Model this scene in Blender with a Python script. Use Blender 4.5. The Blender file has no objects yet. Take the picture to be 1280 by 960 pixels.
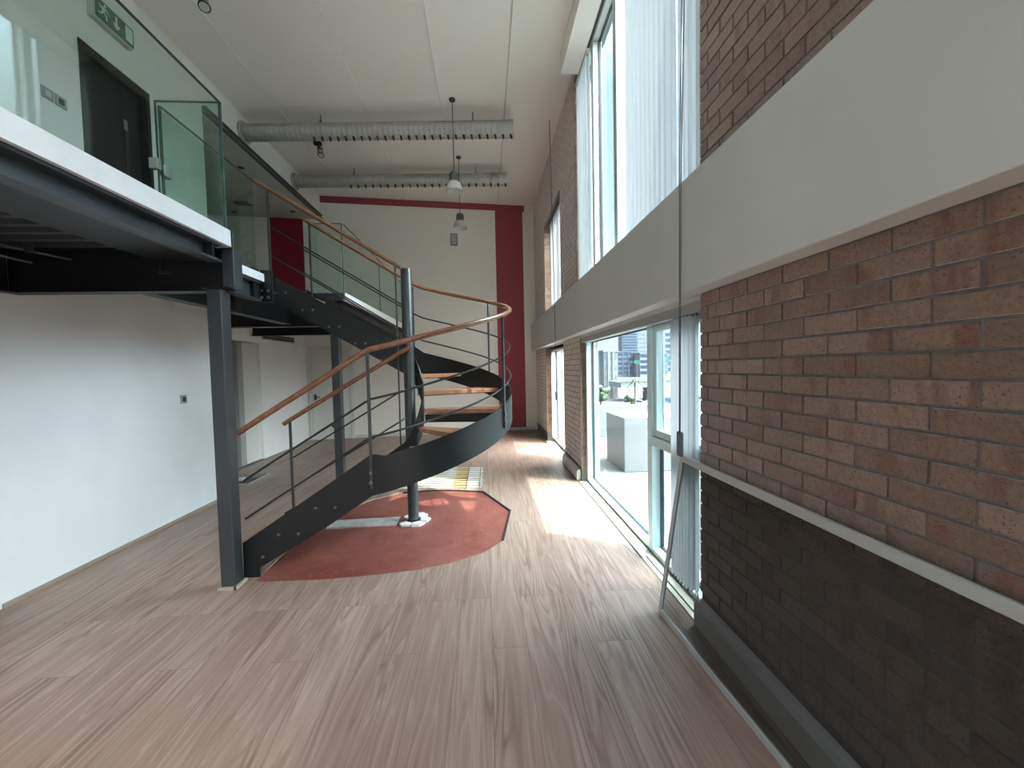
import bpy, bmesh, math, random
from mathutils import Vector, Matrix
from mathutils.geometry import tessellate_polygon
random.seed(7)
C = bpy.context.scene.collection
PI = math.pi
sc = bpy.context.scene
sc.view_settings.view_transform = 'Standard'
sc.view_settings.look = 'None'
sc.view_settings.gamma = 1.0
sc.view_settings.use_curve_mapping = False
sc.view_settings.exposure = 3.25
SKY0, SKY1, SKYLO, SKYHI, SUN_E = .42, .95, .22, 5.8, 1.8
sc.cycles.max_bounces = 10
sc.cycles.diffuse_bounces = 6
sc.cycles.transparent_max_bounces = 24
sc.cycles.caustics_reflective = False
sc.cycles.caustics_refractive = False
sc.cycles.sample_clamp_indirect = 6.0
sc.cycles.use_denoising = True

# ------------------------------------------------------------------ materials
def mat(name, col=(.8, .8, .8), rough=.5, metal=0.0, spec=.5):
    m = bpy.data.materials.new(name); m.use_nodes = True
    b = m.node_tree.nodes['Principled BSDF']
    b.inputs['Base Color'].default_value = (*col, 1)
    b.inputs['Roughness'].default_value = rough
    b.inputs['Metallic'].default_value = metal
    b.inputs['Specular IOR Level'].default_value = spec
    return m
class NT:
    def __init__(s, m):
        s.t = m.node_tree; s.b = s.t.nodes['Principled BSDF']
    def n(s, typ, **kw):
        x = s.t.nodes.new(typ)
        for k, v in kw.items():
            if k.startswith('_'): x.inputs[k[1:].replace('_', ' ')].default_value = v
            else: setattr(x, k, v)
        return x
    def l(s, a, b): s.t.links.new(a, b)
    def math(s, op, a, b=None):
        x = s.n('ShaderNodeMath', operation=op)
        for i, v in enumerate((a, b)):
            if v is None: continue
            if isinstance(v, (int, float)): x.inputs[i].default_value = v
            else: s.l(v, x.inputs[i])
        return x.outputs[0]
    def mix(s, f, a, b, mode='MIX'):
        x = s.n('ShaderNodeMix', data_type='RGBA', blend_type=mode)
        for sock, v in ((x.inputs[0], f), (x.inputs[6], a), (x.inputs[7], b)):
            if isinstance(v, (int, float)): sock.default_value = v
            elif isinstance(v, tuple): sock.default_value = (*v, 1)
            else: s.l(v, sock)
        return x.outputs[2]
    def ramp(s, f, stops):
        x = s.n('ShaderNodeValToRGB'); e = x.color_ramp.elements
        while len(e) < len(stops): e.new(.5)
        for q, (p, c) in zip(e, stops):
            q.position = p; q.color = (*c, 1) if isinstance(c, tuple) else (c, c, c, 1)
        s.l(f, x.inputs[0]); return x.outputs[0]
    def bump(s, h, strength=.3, dist=.01):
        x = s.n('ShaderNodeBump', _Strength=strength, _Distance=dist)
        s.l(h, x.inputs['Height']); s.l(x.outputs[0], s.b.inputs['Normal'])
def obj_coord(t):
    return t.n('ShaderNodeTexCoord').outputs['Object']
def noisy(m, a, b, scale=6, detail=4, stretch=(1, 1, 1), bump=0, dist=.002):
    t = NT(m); mp = t.n('ShaderNodeMapping'); mp.inputs['Scale'].default_value = stretch
    t.l(obj_coord(t), mp.inputs[0])
    n = t.n('ShaderNodeTexNoise', _Scale=scale, _Detail=detail); t.l(mp.outputs[0], n.inputs['Vector'])
    t.l(t.ramp(n.outputs[0], [(.3, a), (.7, b)]), t.b.inputs['Base Color'])
    if bump: t.bump(n.outputs[0], bump, dist)
    return m

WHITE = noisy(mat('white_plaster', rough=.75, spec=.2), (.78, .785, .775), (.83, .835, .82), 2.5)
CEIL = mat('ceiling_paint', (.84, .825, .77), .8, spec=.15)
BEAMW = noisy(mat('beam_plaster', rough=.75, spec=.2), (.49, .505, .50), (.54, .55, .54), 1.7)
# stains along the beam
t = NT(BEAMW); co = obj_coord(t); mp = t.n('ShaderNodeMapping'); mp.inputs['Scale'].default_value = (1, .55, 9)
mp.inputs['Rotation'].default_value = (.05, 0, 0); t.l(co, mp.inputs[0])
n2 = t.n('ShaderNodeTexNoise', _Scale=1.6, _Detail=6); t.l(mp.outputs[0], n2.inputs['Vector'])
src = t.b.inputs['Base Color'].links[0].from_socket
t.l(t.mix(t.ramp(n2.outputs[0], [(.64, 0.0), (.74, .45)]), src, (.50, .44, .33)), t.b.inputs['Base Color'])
SOFFIT = mat('mezzanine_soffit_paint', (.62, .61, .57), .8, spec=.2)
FASCIA = noisy(mat('white_fascia', rough=.5), (.74, .77, .79), (.80, .83, .85), 9)
SKIRT = mat('painted_skirting', (.55, .55, .53), .5)
CREAM = mat('cream_sill', (.72, .66, .55), .5)
BLACK = noisy(mat('black_painted_steel', rough=.42, spec=.35), (.006, .007, .008), (.010, .0105, .0115), 5)
STEEL = noisy(mat('charcoal_painted_steel', rough=.38, spec=.5), (.022, .026, .031), (.034, .039, .045), 4, stretch=(1, 1, .3))
POST = mat('grey_painted_post', (.035, .039, .042), .35)
BAR = mat('dark_rail_bar', (.03, .032, .033), .3, .3)
BALU = mat('grey_baluster_steel', (.05, .055, .058), .36, .4)
BOLT = mat('bolt_steel', (.16, .16, .15), .4, .7)
RAILW = noisy(mat('varnished_hardwood', rough=.26), (.15, .066, .036), (.25, .118, .068), 7, 6, (3, 3, 3))
TREADW = noisy(mat('tread_hardwood', rough=.3), (.26, .11, .06), (.40, .20, .12), 5, 6, (2, 7, 4))
DECKM = mat('deck_steel', (.018, .020, .021), .45)
DUCT = noisy(mat('galvanised_duct', rough=.5, metal=.35), (.40, .405, .395), (.45, .455, .44), 9, 3, (1, 1, 1))
DARK = mat('dark_plastic', (.02, .021, .022), .5)
ALU = mat('satin_aluminium', (.46, .47, .46), .4, .3)
TEAL = mat('teal_aluminium', (.62, .82, .86), .4, .05)
PALEF = mat('pale_window_frame', (.52, .55, .545), .4)
GASKET = mat('rubber_gasket', (.03, .04, .045), .6)
STAINL = mat('stainless_plate', (.42, .42, .40), .35, .7)
GREEN = mat('exit_green', (.02, .13, .075), .45)
SIGNW = mat('exit_white', (.62, .78, .70), .5)
SIGNG = mat('exit_housing', (.42, .45, .43), .5)
DOORD = noisy(mat('dark_door_wood', rough=.4), (.012, .014, .017), (.022, .024, .028), 4, 5, (6, 6, .6))
BROWN = noisy(mat('brown_door_wood', rough=.45), (.05, .03, .022), (.09, .055, .04), 4, 5, (6, 6, .5))
DOORW = mat('white_door_paint', (.66, .655, .61), .5)
GREYP = mat('grey_door_leaf', (.17, .17, .165), .5)
CONC = noisy(mat('grey_screed', rough=.8), (.36, .34, .32), (.52, .50, .48), 12, bump=.3)
TILE = mat('broken_white_tile', (.62, .60, .58), .5)
CORD = mat('blind_cord', (.09, .095, .095), .6)
SLATW = mat('white_slat', (.60, .575, .53), .5)
GOLD = mat('gold_slat', (.62, .42, .12), .45)
GAPM = mat('dark_gap', (.012, .011, .010), .8)

# blind fabric: diffuse and translucent
BLIND = bpy.data.materials.new('blind_fabric'); BLIND.use_nodes = True
t = NT(BLIND); out = t.t.nodes['Material Output']
d = t.n('ShaderNodeBsdfDiffuse'); tr = t.n('ShaderNodeBsdfTranslucent'); mx = t.n('ShaderNodeMixShader')
d.inputs[0].default_value = (.74, .75, .76, 1); tr.inputs[0].default_value = (.62, .64, .66, 1); mx.inputs[0].default_value = .40
t.l(d.outputs[0], mx.inputs[1]); t.l(tr.outputs[0], mx.inputs[2]); t.l(mx.outputs[0], out.inputs[0])

def glass(name, tint, refl=1.0):
    m = bpy.data.materials.new(name); m.use_nodes = True
    t = NT(m); out = t.t.nodes['Material Output']
    tr = t.n('ShaderNodeBsdfTransparent'); tr.inputs[0].default_value = (*tint, 1)
    gl = t.n('ShaderNodeBsdfGlossy'); gl.inputs['Roughness'].default_value = .02; gl.inputs[0].default_value = (.9, .95, .95, 1)
    lw = t.n('ShaderNodeLayerWeight'); lw.inputs[0].default_value = .5
    mx = t.n('ShaderNodeMixShader'); f = t.math('MULTIPLY', t.math('ADD', t.math('MULTIPLY', t.math('POWER', lw.outputs['Facing'], 5.0), .9), .035), refl)
    t.l(f, mx.inputs[0]); t.l(tr.outputs[0], mx.inputs[1]); t.l(gl.outputs[0], mx.inputs[2]); t.l(mx.outputs[0], out.inputs[0])
    return m
GLASS = glass('window_glass', (.92, .95, .95), .7)
TGLASS = glass('solar_control_glass', (.76, .85, .875), .7)
BGLASS = glass('balustrade_glass', (.86, .935, .905), 1.0)
GEDGE = mat('glass_edge', (.05, .10, .095), .2)
# fine insect mesh seen as a grey veil
MESHM = bpy.data.materials.new('insect_mesh'); MESHM.use_nodes = True
t = NT(MESHM); out = t.t.nodes['Material Output']
tr = t.n('ShaderNodeBsdfTransparent'); tr.inputs[0].default_value = (.92, .92, .92, 1)
d = t.n('ShaderNodeBsdfDiffuse'); d.inputs[0].default_value = (.045, .043, .040, 1)
mx = t.n('ShaderNodeMixShader'); mx.inputs[0].default_value = .55
t.l(tr.outputs[0], mx.inputs[1]); t.l(d.outputs[0], mx.inputs[2]); t.l(mx.outputs[0], out.inputs[0])

# bricks: one random value per brick comes from the mesh attribute
BRICK = mat('brown_brick', rough=.8, spec=.2)
t = NT(BRICK); co = obj_coord(t)
at = t.n('ShaderNodeAttribute', attribute_name='brick'); rv = at.outputs['Fac']
s = t.n('ShaderNodeSeparateXYZ'); t.l(co, s.inputs[0])
cb = t.n('ShaderNodeCombineXYZ'); t.l(t.math('ADD', s.outputs[0], s.outputs[1]), cb.inputs[0]); t.l(t.math('MULTIPLY', s.outputs[2], .25), cb.inputs[1]); t.l(t.math('MULTIPLY', rv, 53.0), cb.inputs[2])
nb = t.n('ShaderNodeTexNoise', _Scale=10, _Detail=3); t.l(cb.outputs[0], nb.inputs['Vector'])
c = t.ramp(rv, [(0.0, (.165, .108, .08)), (.5, (.21, .14, .104)), (1.0, (.245, .168, .128))])
c = t.mix(t.ramp(nb.outputs[0], [(.54, 0.0), (.64, .75)]), c, (.15, .07, .052))
sp = t.n('ShaderNodeTexNoise', _Scale=150, _Detail=2); t.l(co, sp.inputs['Vector'])
c = t.mix(t.ramp(sp.outputs[0], [(.62, 0.0), (.68, .85)]), c, (.05, .035, .028))
fine = t.n('ShaderNodeTexNoise', _Scale=60, _Detail=4); t.l(co, fine.inputs['Vector'])
c = t.mix(.3, c, t.ramp(fine.outputs[0], [(.3, .2), (.7, .8)]), 'SOFT_LIGHT')
t.l(c, t.b.inputs['Base Color'])
t.b.inputs['Sheen Weight'].default_value = 1.0; t.b.inputs['Sheen Roughness'].default_value = .4  # sheen stands in for veiling glare that greys the bricks at grazing angles
t.bump(t.math('SUBTRACT', fine.outputs[0], sp.outputs[0]), .5, .003)
MORTAR = noisy(mat('grey_mortar', rough=.9, spec=.15), (.14, .133, .126), (.19, .182, .172), 40, bump=.4)

# laminate floor, planks run into the room
FLOOR = mat('oak_laminate', rough=.36, spec=.4)
t = NT(FLOOR); co = obj_coord(t); s = t.n('ShaderNodeSeparateXYZ'); t.l(co, s.inputs[0])
cb = t.n('ShaderNodeCombineXYZ'); t.l(s.outputs[1], cb.inputs[0]); t.l(s.outputs[0], cb.inputs[1])
br = t.n('ShaderNodeTexBrick', offset=.37, offset_frequency=3)
for k, v in (('Scale', 1), ('Brick Width', 1.28), ('Row Height', .19), ('Mortar Size', .0012), ('Mortar Smooth', 0.0), ('Bias', 0.0)): br.inputs[k].default_value = v
br.inputs['Color1'].default_value = (.0, .0, .0, 1); br.inputs['Color2'].default_value = (1, 1, 1, 1); br.inputs['Mortar'].default_value = (.5, .5, .5, 1)
t.l(cb.outputs[0], br.inputs['Vector'])
off = t.n('ShaderNodeCombineXYZ'); t.l(t.math('MULTIPLY', br.outputs[0], 7.3), off.inputs[1])
ad = t.n('ShaderNodeVectorMath', operation='ADD'); t.l(co, ad.inputs[0]); t.l(off.outputs[0], ad.inputs[1])
mp = t.n('ShaderNodeMapping'); mp.inputs['Scale'].default_value = (13, .8, 1); t.l(ad.outputs[0], mp.inputs[0])
g = t.n('ShaderNodeTexNoise', _Scale=2.0, _Detail=7, _Distortion=.8); t.l(mp.outputs[0], g.inputs['Vector'])
mp2 = t.n('ShaderNodeMapping'); mp2.inputs['Scale'].default_value = (6, .42, 1); t.l(ad.outputs[0], mp2.inputs[0])
wv = t.n('ShaderNodeTexNoise', _Scale=1.2, _Detail=2, _Distortion=.9); t.l(mp2.outputs[0], wv.inputs['Vector'])
rings = t.math('FRACT', t.math('MULTIPLY', wv.outputs[0], 9.0))
c = t.ramp(g.outputs[0], [(.28, (.225, .152, .120)), (.55, (.295, .205, .166)), (.8, (.34, .245, .20))])
c = t.mix(t.ramp(br.outputs[0], [(.1, 0.0), (.9, .55)]), c, (.20, .128, .10))
msk = t.n('ShaderNodeTexNoise', _Scale=1.0, _Detail=1); mp3 = t.n('ShaderNodeMapping'); mp3.inputs['Scale'].default_value = (5, .7, 1); t.l(ad.outputs[0], mp3.inputs[0]); t.l(mp3.outputs[0], msk.inputs['Vector'])
c = t.mix(t.math('MULTIPLY', t.ramp(rings, [(0.0, 1.0), (.22, 0.0), (.8, 0.0), (1.0, 1.0)]), t.ramp(msk.outputs[0], [(.42, .1), (.6, .75)])), c, (.125, .075, .055))
c = t.mix(t.ramp(rings, [(.28, 0.0), (.42, .35), (.55, 0.0)]), c, (.40, .315, .27))
c = t.mix(t.math('MULTIPLY', br.outputs['Fac'], .6), c, (.07, .045, .035))
t.l(c, t.b.inputs['Base Color'])
t.l(t.ramp(g.outputs[0], [(.3, .44), (.7, .34)]), t.b.inputs['Roughness'])
t.bump(g.outputs[0], .08, .002)

REDF = mat('worn_red_floor', rough=.42)
t = NT(REDF); co = obj_coord(t)
n1 = t.n('ShaderNodeTexNoise', _Scale=3, _Detail=8, _Distortion=1); t.l(co, n1.inputs['Vector'])
n3 = t.n('ShaderNodeTexNoise', _Scale=22, _Detail=6); t.l(co, n3.inputs['Vector'])
c = t.ramp(n1.outputs[0], [(.3, (.16, .042, .032)), (.55, (.215, .066, .050)), (.8, (.27, .10, .08))])
c = t.mix(t.ramp(n3.outputs[0], [(.6, 0.0), (.8, .5)]), c, (.42, .26, .23))
t.l(c, t.b.inputs['Base Color'])

# back wall: painted red band under the ceiling, red stripe at the window end, red panel upstairs
BACKW = mat('back_wall_paint', rough=.75, spec=.2)
t = NT(BACKW); s = t.n('ShaderNodeSeparateXYZ'); t.l(obj_coord(t), s.inputs[0])
def zone(x0, x1, z0, z1):
    a = t.math('MULTIPLY', t.math('GREATER_THAN', s.outputs[0], x0), t.math('LESS_THAN', s.outputs[0], x1))
    b = t.math('MULTIPLY', t.math('GREATER_THAN', s.outputs[2], z0), t.math('LESS_THAN', s.outputs[2], z1))
    return t.math('MULTIPLY', a, b)
red = t.math('MAXIMUM', zone(-3.5, .99, 5.165, 6), zone(.298, .945, -1, 5.2))
c = t.mix(red, (.80, .785, .72), (.33, .075, .085))
c = t.mix(zone(-4.52, -3.86, 2.3, 5.0), c, (.27, .022, .030))
t.l(c, t.b.inputs['Base Color'])

# exterior
EXTW = mat('white_render', (.15, .155, .16), .8)
GROUND = noisy(mat('terrace_paving', rough=.85), (.075, .073, .069), (.115, .112, .106), 6)
STREET = noisy(mat('street_asphalt', rough=.9), (.045, .045, .046), (.075, .075, .075), .3)
FAC1 = mat('pale_facade', (.13, .135, .14), .7); FAC2 = mat('blue_glass', (.015, .03, .065), .3); FAC3 = mat('grey_facade', (.07, .08, .092), .6)
LEAF = noisy(mat('leaf_green', rough=.6), (.02, .038, .014), (.05, .075, .03), 3); TRUNK = mat('trunk_brown', (.14, .10, .07), .8)
CARP = mat('white_car_paint', (.25, .25, .25), .3); SIGNGRN = mat('road_sign_green', (.004, .07, .045), .5)

# ------------------------------------------------------------------ mesh helpers
class MB:
    def __init__(s): s.v = []; s.f = []
    def add(s, vs, fs):
        n = len(s.v); s.v += [tuple(v) for v in vs]; s.f += [tuple(i + n for i in f) for f in fs]; return s
    def box(s, x0, x1, y0, y1, z0, z1):
        vs = [(x, y, z) for z in (z0, z1) for (x, y) in ((x0, y0), (x1, y0), (x1, y1), (x0, y1))]
        return s.add(vs, [(3, 2, 1, 0), (4, 5, 6, 7), (0, 1, 5, 4), (1, 2, 6, 5), (2, 3, 7, 6), (3, 0, 4, 7)])
    def obox(s, c, ax, ay, az, hx, hy, hz):
        c = Vector(c); ax, ay, az = (Vector(a).normalized() for a in (ax, ay, az))
        vs = [c + ax * hx * i + ay * hy * j + az * hz * k for k in (-1, 1) for (i, j) in ((-1, -1), (1, -1), (1, 1), (-1, 1))]
        return s.add(vs, [(3, 2, 1, 0), (4, 5, 6, 7), (0, 1, 5, 4), (1, 2, 6, 5), (2, 3, 7, 6), (3, 0, 4, 7)])
    def bar(s, a, b, w, h, up=(0, 0, 1)):
        a = Vector(a); b = Vector(b); d = (b - a); L = d.length; d.normalize()
        u = Vector(up); r = d.cross(u)
        if r.length < 1e-4: r = d.cross(Vector((0, 1, 0)))
        r.normalize(); u = r.cross(d)
        return s.obox((a + b) / 2, r, d, u, w / 2, L / 2, h / 2)
    def prism(s, poly, z0, z1):
        n = len(poly)
        if sum(poly[i][0] * poly[(i + 1) % n][1] - poly[(i + 1) % n][0] * poly[i][1] for i in range(n)) < 0: poly = poly[::-1]
        vs = [(x, y, z0) for x, y in poly] + [(x, y, z1) for x, y in poly]
        return s.add(vs, [tuple(range(n))[::-1], tuple(range(n, 2 * n))] + [(i, (i + 1) % n, (i + 1) % n + n, i + n) for i in range(n)])
    def profile_y(s, prof, y0, y1):           # (x,z) profile run along y
        n = len(prof)
        vs = [(x, y0, z) for x, z in prof] + [(x, y1, z) for x, z in prof]
        return s.add(vs, [tuple(range(n)), tuple(range(n, 2 * n))[::-1]] + [(i, i + n, (i + 1) % n + n, (i + 1) % n) for i in range(n)])
    def profile_x(s, prof, x0, x1):           # (y,z) profile run along x
        n = len(prof)
        vs = [(x0, y, z) for y, z in prof] + [(x1, y, z) for y, z in prof]
        return s.add(vs, [tuple(range(n))[::-1], tuple(range(n, 2 * n))] + [(i, (i + 1) % n, (i + 1) % n + n, i + n) for i in range(n)])
    def tube(s, pts, r, n=10, ry=None, caps=True):
        pts = [Vector(p) for p in pts]; rings = []
        for i, p in enumerate(pts):
            d = (pts[min(i + 1, len(pts) - 1)] - pts[max(i - 1, 0)]).normalized()
            ref = Vector((0, 0, 1)) if abs(d.z) < .95 else Vector((0, 1, 0))
            a = d.cross(ref).normalized(); b = a.cross(d)
            rr = r if not hasattr(r, '__len__') else r[i]
            rings.append([p + a * math.cos(2 * PI * k / n) * rr + b * math.sin(2 * PI * k / n) * (ry or rr) for k in range(n)])
        vs = [v for q in rings for v in q]; fs = []
        for i in range(len(pts) - 1):
            for k in range(n):
                fs.append((i * n + k, i * n + (k + 1) % n, (i + 1) * n + (k + 1) % n, (i + 1) * n + k))
        if caps: fs += [tuple(range(n))[::-1], tuple(range((len(pts) - 1) * n, len(pts) * n))]
        return s.add(vs, fs)
    def lathe(s, c, prof, n=24, axis='z'):    # prof: (r, h)
        vs = []
        for r, h in prof:
            for k in range(n):
                a = 2 * PI * k / n; p = (r * math.cos(a), r * math.sin(a), h)
                if axis == 'x': p = (p[2], p[0], p[1])
                if axis == 'y': p = (p[0], p[2], p[1])
                vs.append((c[0] + p[0], c[1] + p[1], c[2] + p[2]))
        fs = [(i * n + k, i * n + (k + 1) % n, (i + 1) * n + (k + 1) % n, (i + 1) * n + k) for i in range(len(prof) - 1) for k in range(n)]
        if prof[0][0] > 1e-6: fs.append(tuple(range(n))[::-1])
        if prof[-1][0] > 1e-6: fs.append(tuple(range((len(prof) - 1) * n, len(prof) * n)))
        return s.add(vs, fs)
    def ball(s, c, r, n=10, sq=(1, 1, 1)):
        vs = []; m = n // 2 + 1
        for i in range(m + 1):
            th = PI * i / m
            for k in range(n):
                a = 2 * PI * k / n
                vs.append((c[0] + r * sq[0] * math.sin(th) * math.cos(a), c[1] + r * sq[1] * math.sin(th) * math.sin(a), c[2] + r * sq[2] * math.cos(th)))
        return s.add(vs, [(i * n + k, (i + 1) * n + k, (i + 1) * n + (k + 1) % n, i * n + (k + 1) % n) for i in range(m) for k in range(n)])

def build(name, mb, m, parent=None, smooth=False, bevel=0, loc=None):
    root = parent
    while root is not None and root.parent is not None: root = root.parent
    o0 = Vector(root.location) if root is not None else Vector(loc or (0, 0, 0))
    me = bpy.data.meshes.new(name)
    me.from_pydata([tuple(Vector(v) - o0) for v in mb.v], [], mb.f)
    bm = bmesh.new(); bm.from_mesh(me)
    (bmesh.ops.remove_doubles(bm, verts=bm.verts, dist=1e-6) if name != 'brick_courses' else None)
    bmesh.ops.recalc_face_normals(bm, faces=bm.faces); bm.to_mesh(me); bm.free()
    me.materials.append(m); me.update()
    if smooth:
        for p in me.polygons: p.use_smooth = True
    o = bpy.data.objects.new(name, me); C.objects.link(o)
    if parent is not None: o.parent = parent
    else: o.location = o0
    if bevel:
        b = o.modifiers.new('Bevel', 'BEVEL'); b.width = bevel; b.segments = 2; b.limit_method = 'ANGLE'
    if smooth:
        try:
            e = o.modifiers.new('Smooth', 'EDGE_SPLIT'); e.split_angle = math.radians(38)
        except Exception: pass
    return o
def tag(o, label=None, cat=None, group=None, kind=None):
    if label: o['label'] = label
    if cat: o['category'] = cat
    if group: o['group'] = group
    if kind: o['kind'] = kind
    return o
def thing(name, loc, label, cat, group=None):
    o = bpy.data.objects.new(name, None); o.empty_display_size = .1; C.objects.link(o); o.location = loc
    return tag(o, label, cat, group)
def struct(name, mb, m, label, cat, **kw):
    return tag(build(name, mb, m, **kw), label, cat, kind='structure')

# ------------------------------------------------------------------ key dimensions (metres)
XW = 1.215; XO = 1.45            # brick wall: room face, outside face
CZ = 5.31                        # ceiling
YN = -3.2                        # wall behind the camera
def yb(x): return 9.447 + .108 * x
PX, PY = -.754, 4.0              # stair post

# ------------------------------------------------------------------ floor, red patch
patch = [(-1.70, 2.955), (-1.62, 2.93), (-1.22, 2.915), (-.82, 2.945), (-.55, 2.985), (-.31, 3.06), (-.05, 3.21), (.115, 3.42), (.225, 4.15), (-.065, 4.845),
         (-.29, 4.905), (-.50, 4.955), (-.69, 4.975), (-1.05, 4.93), (-1.35, 4.72), (-1.60, 4.30), (-1.72, 3.70)]
outer = [(-6.5, YN), (1.25, YN), (1.25, 9.7), (-6.5, 9.7)]
polys = [[Vector((x, y, 0)) for x, y in outer], [Vector((x, y, 0)) for x, y in patch]]
tri = tessellate_polygon(polys)
flat = outer + patch
fb = MB(); fb.add([(x, y, 0) for x, y in flat], [tuple(t_) for t_ in tri])
n0 = len(outer); npch = len(patch)
fb.add([(x, y, 0) for x, y in patch] + [(x, y, -.011) for x, y in patch], [(i, (i + 1) % npch, (i + 1) % npch + npch, i + npch) for i in range(npch)])
fo = struct('floor', fb, FLOOR, 'brown oak laminate floor with planks running into the room', 'floor')
for p in fo.data.polygons:
    if p.normal.z < -.5: p.flip()
struct('floor_patch', MB().add([(x, y, -.0105) for x, y in patch], [tuple(range(npch))]), REDF, 'worn red bare floor patch below the curved staircase', 'floor')
# dark gaps at the cut edge of the laminate
gp = MB()
for a, b in ((7, 8), (8, 9), (9, 10), (10, 11), (11, 12), (12, 13)):
    A, B = patch[a], patch[b]; gp.bar((A[0], A[1], -.006), (B[0], B[1], -.006), .016, .014)
struct('trim_1', gp, GAPM, 'dark open edge of the laminate around the red floor patch', 'trim')
gp = MB().box(1.170, 1.182, 3.0, 6.05, -.002, .0015).box(1.170, 1.224, 2.99, 3.002, -.002, .0015).box(1.213, 1.224, 2.2, 3.0, -.002, .0075)
struct('trim_2', gp, GAPM, 'dark stepped gap in the floor along the window', 'trim')
struct('trim_3', MB().box(1.182, 1.285, 2.2, 5.08, -.001, .006).box(1.182, 1.285, 6.2, 8.0, -.001, .006), CREAM, 'pale threshold strip between floor and window frames', 'trim')

# ------------------------------------------------------------------ right wall with window openings
W1 = (2.19, 5.09, .0, 1.86); W2 = (6.18, 7.98, .0, 1.86); W3 = (2.19, 5.22, 2.50, 5.20); W4 = (6.30, 7.98, 2.50, 4.30)
W5 = (-2.6, -1.35, .05, 1.86); W6 = (-2.7, -1.0, 2.50, 5.2)  # openings out of view, added to let in more daylight
def wall_grid(mb, y0, y1, z0, z1, wins, x0, x1):
    ys = sorted({y0, y1, *[w[0] for w in wins], *[w[1] for w in wins]})
    for a, b in zip(ys, ys[1:]):
        m = (a + b) / 2; op = sorted((w[2], w[3]) for w in wins if w[0] < m < w[1]); z = z0
        for p, q in op:
            if p > z: mb.box(x0, x1, a, b, z, p)
            z = max(z, q)
        if z < z1: mb.box(x0, x1, a, b, z, z1)
    return mb
wr = struct('wall_right', wall_grid(MB(), YN, 9.72, -.02, 5.7, (W1, W2, W3, W4, W5, W6), XW + .006, XO), MORTAR, 'brown brick wall with tall windows on the right', 'wall')
BW, BH, JT = .2203, .0745, .0105
bk = MB(); rnds = []
def brick(x0, x1, y0, y1, z0, z1):
    if y1 - y0 < .012 or x1 - x0 < .012: return
    j = random.uniform(-.0012, .0012); q = [random.uniform(-.0012, .0012) for _ in range(4)]
    bk.box(x0 + j, x1, y0 + q[0], y1 + q[1], z0 + q[2], z1 + q[3]); rnds.append(random.random())
OPEN = (W1, W2, W3, W4, W5, W6)
r_ = int((.13 - 1.5205) / BH)
while 1.5205 + BH * r_ < CZ:
    z0 = 1.5205 + BH * r_ + JT / 2; z1 = z0 + BH - JT; zm = (z0 + z1) / 2
    y = .908 + (.11 if r_ % 2 else 0) - BW * 7
    cuts = sorted((w[0], w[1]) for w in OPEN if w[2] < zm < w[3])
    if not 1.93 < zm < 2.46:
        while y < 9.58:
            segs = [(y + JT / 2, y + BW - JT / 2)]
            for c0, c1 in cuts:
                segs = [q for a_, b_ in segs for q in ((a_, min(b_, c0)), (max(a_, c1), b_)) if q[1] - q[0] > .02]
            for a_, b_ in segs: brick(XW, XW + .04, a_, min(b_, 9.575), z0, z1)
            y += BW
        for c0, c1 in cuts:                       # jamb faces turned towards the room's near end, and their opposites
            for yy, d_ in ((c1, -1), (c0, 1)):
                ya, yb_ = (yy - .006, yy + .03) if d_ < 0 else (yy - .03, yy + .006)
                if r_ % 2: brick(XW + .0005, XO - .01, ya, yb_, z0, z1)
                else: brick(XW + .0005, XW + .105, ya, yb_, z0, z1); brick(XW + .115, XO - .01, ya, yb_, z0, z1)
    r_ += 1
bko = build('brick_courses', bk, BRICK, wr)
at_ = bko.data.attributes.new('brick', 'FLOAT', 'FACE')
for i_ in range(len(bko.data.polygons)): at_.data[i_].value = rnds[i_ // 6]
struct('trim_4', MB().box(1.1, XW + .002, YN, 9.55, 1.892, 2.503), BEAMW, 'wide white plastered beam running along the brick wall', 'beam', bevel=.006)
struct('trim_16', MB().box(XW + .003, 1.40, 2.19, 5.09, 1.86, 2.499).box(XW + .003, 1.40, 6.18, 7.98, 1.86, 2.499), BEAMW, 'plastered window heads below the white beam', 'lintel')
# skirting trunking
def skirt(name, y0, y1, lab):
    struct(name, MB().profile_y([(1.165, 0), (1.165, .118), (1.178, .142), (1.19, .148), (XW, .148), (XW, 0)], y0, y1), SKIRT, lab, 'skirting')
skirt('baseboard_right', YN, .72, 'grey skirting at the foot of the brick wall behind the mesh screen, near length')
skirt('baseboard_near', .723, 2.18, 'grey skirting behind the leaning mesh screen, ending at the window')
skirt('baseboard_pier', 5.13, 6.15, 'grey skirting on the brick pier between the lower windows')
# pelmet over the upper window
struct('trim_5', MB().box(1.0, XW, YN, 4.98, 5.07, CZ), CEIL, 'boxed pelmet along the ceiling above the upper window', 'pelmet')

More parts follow.
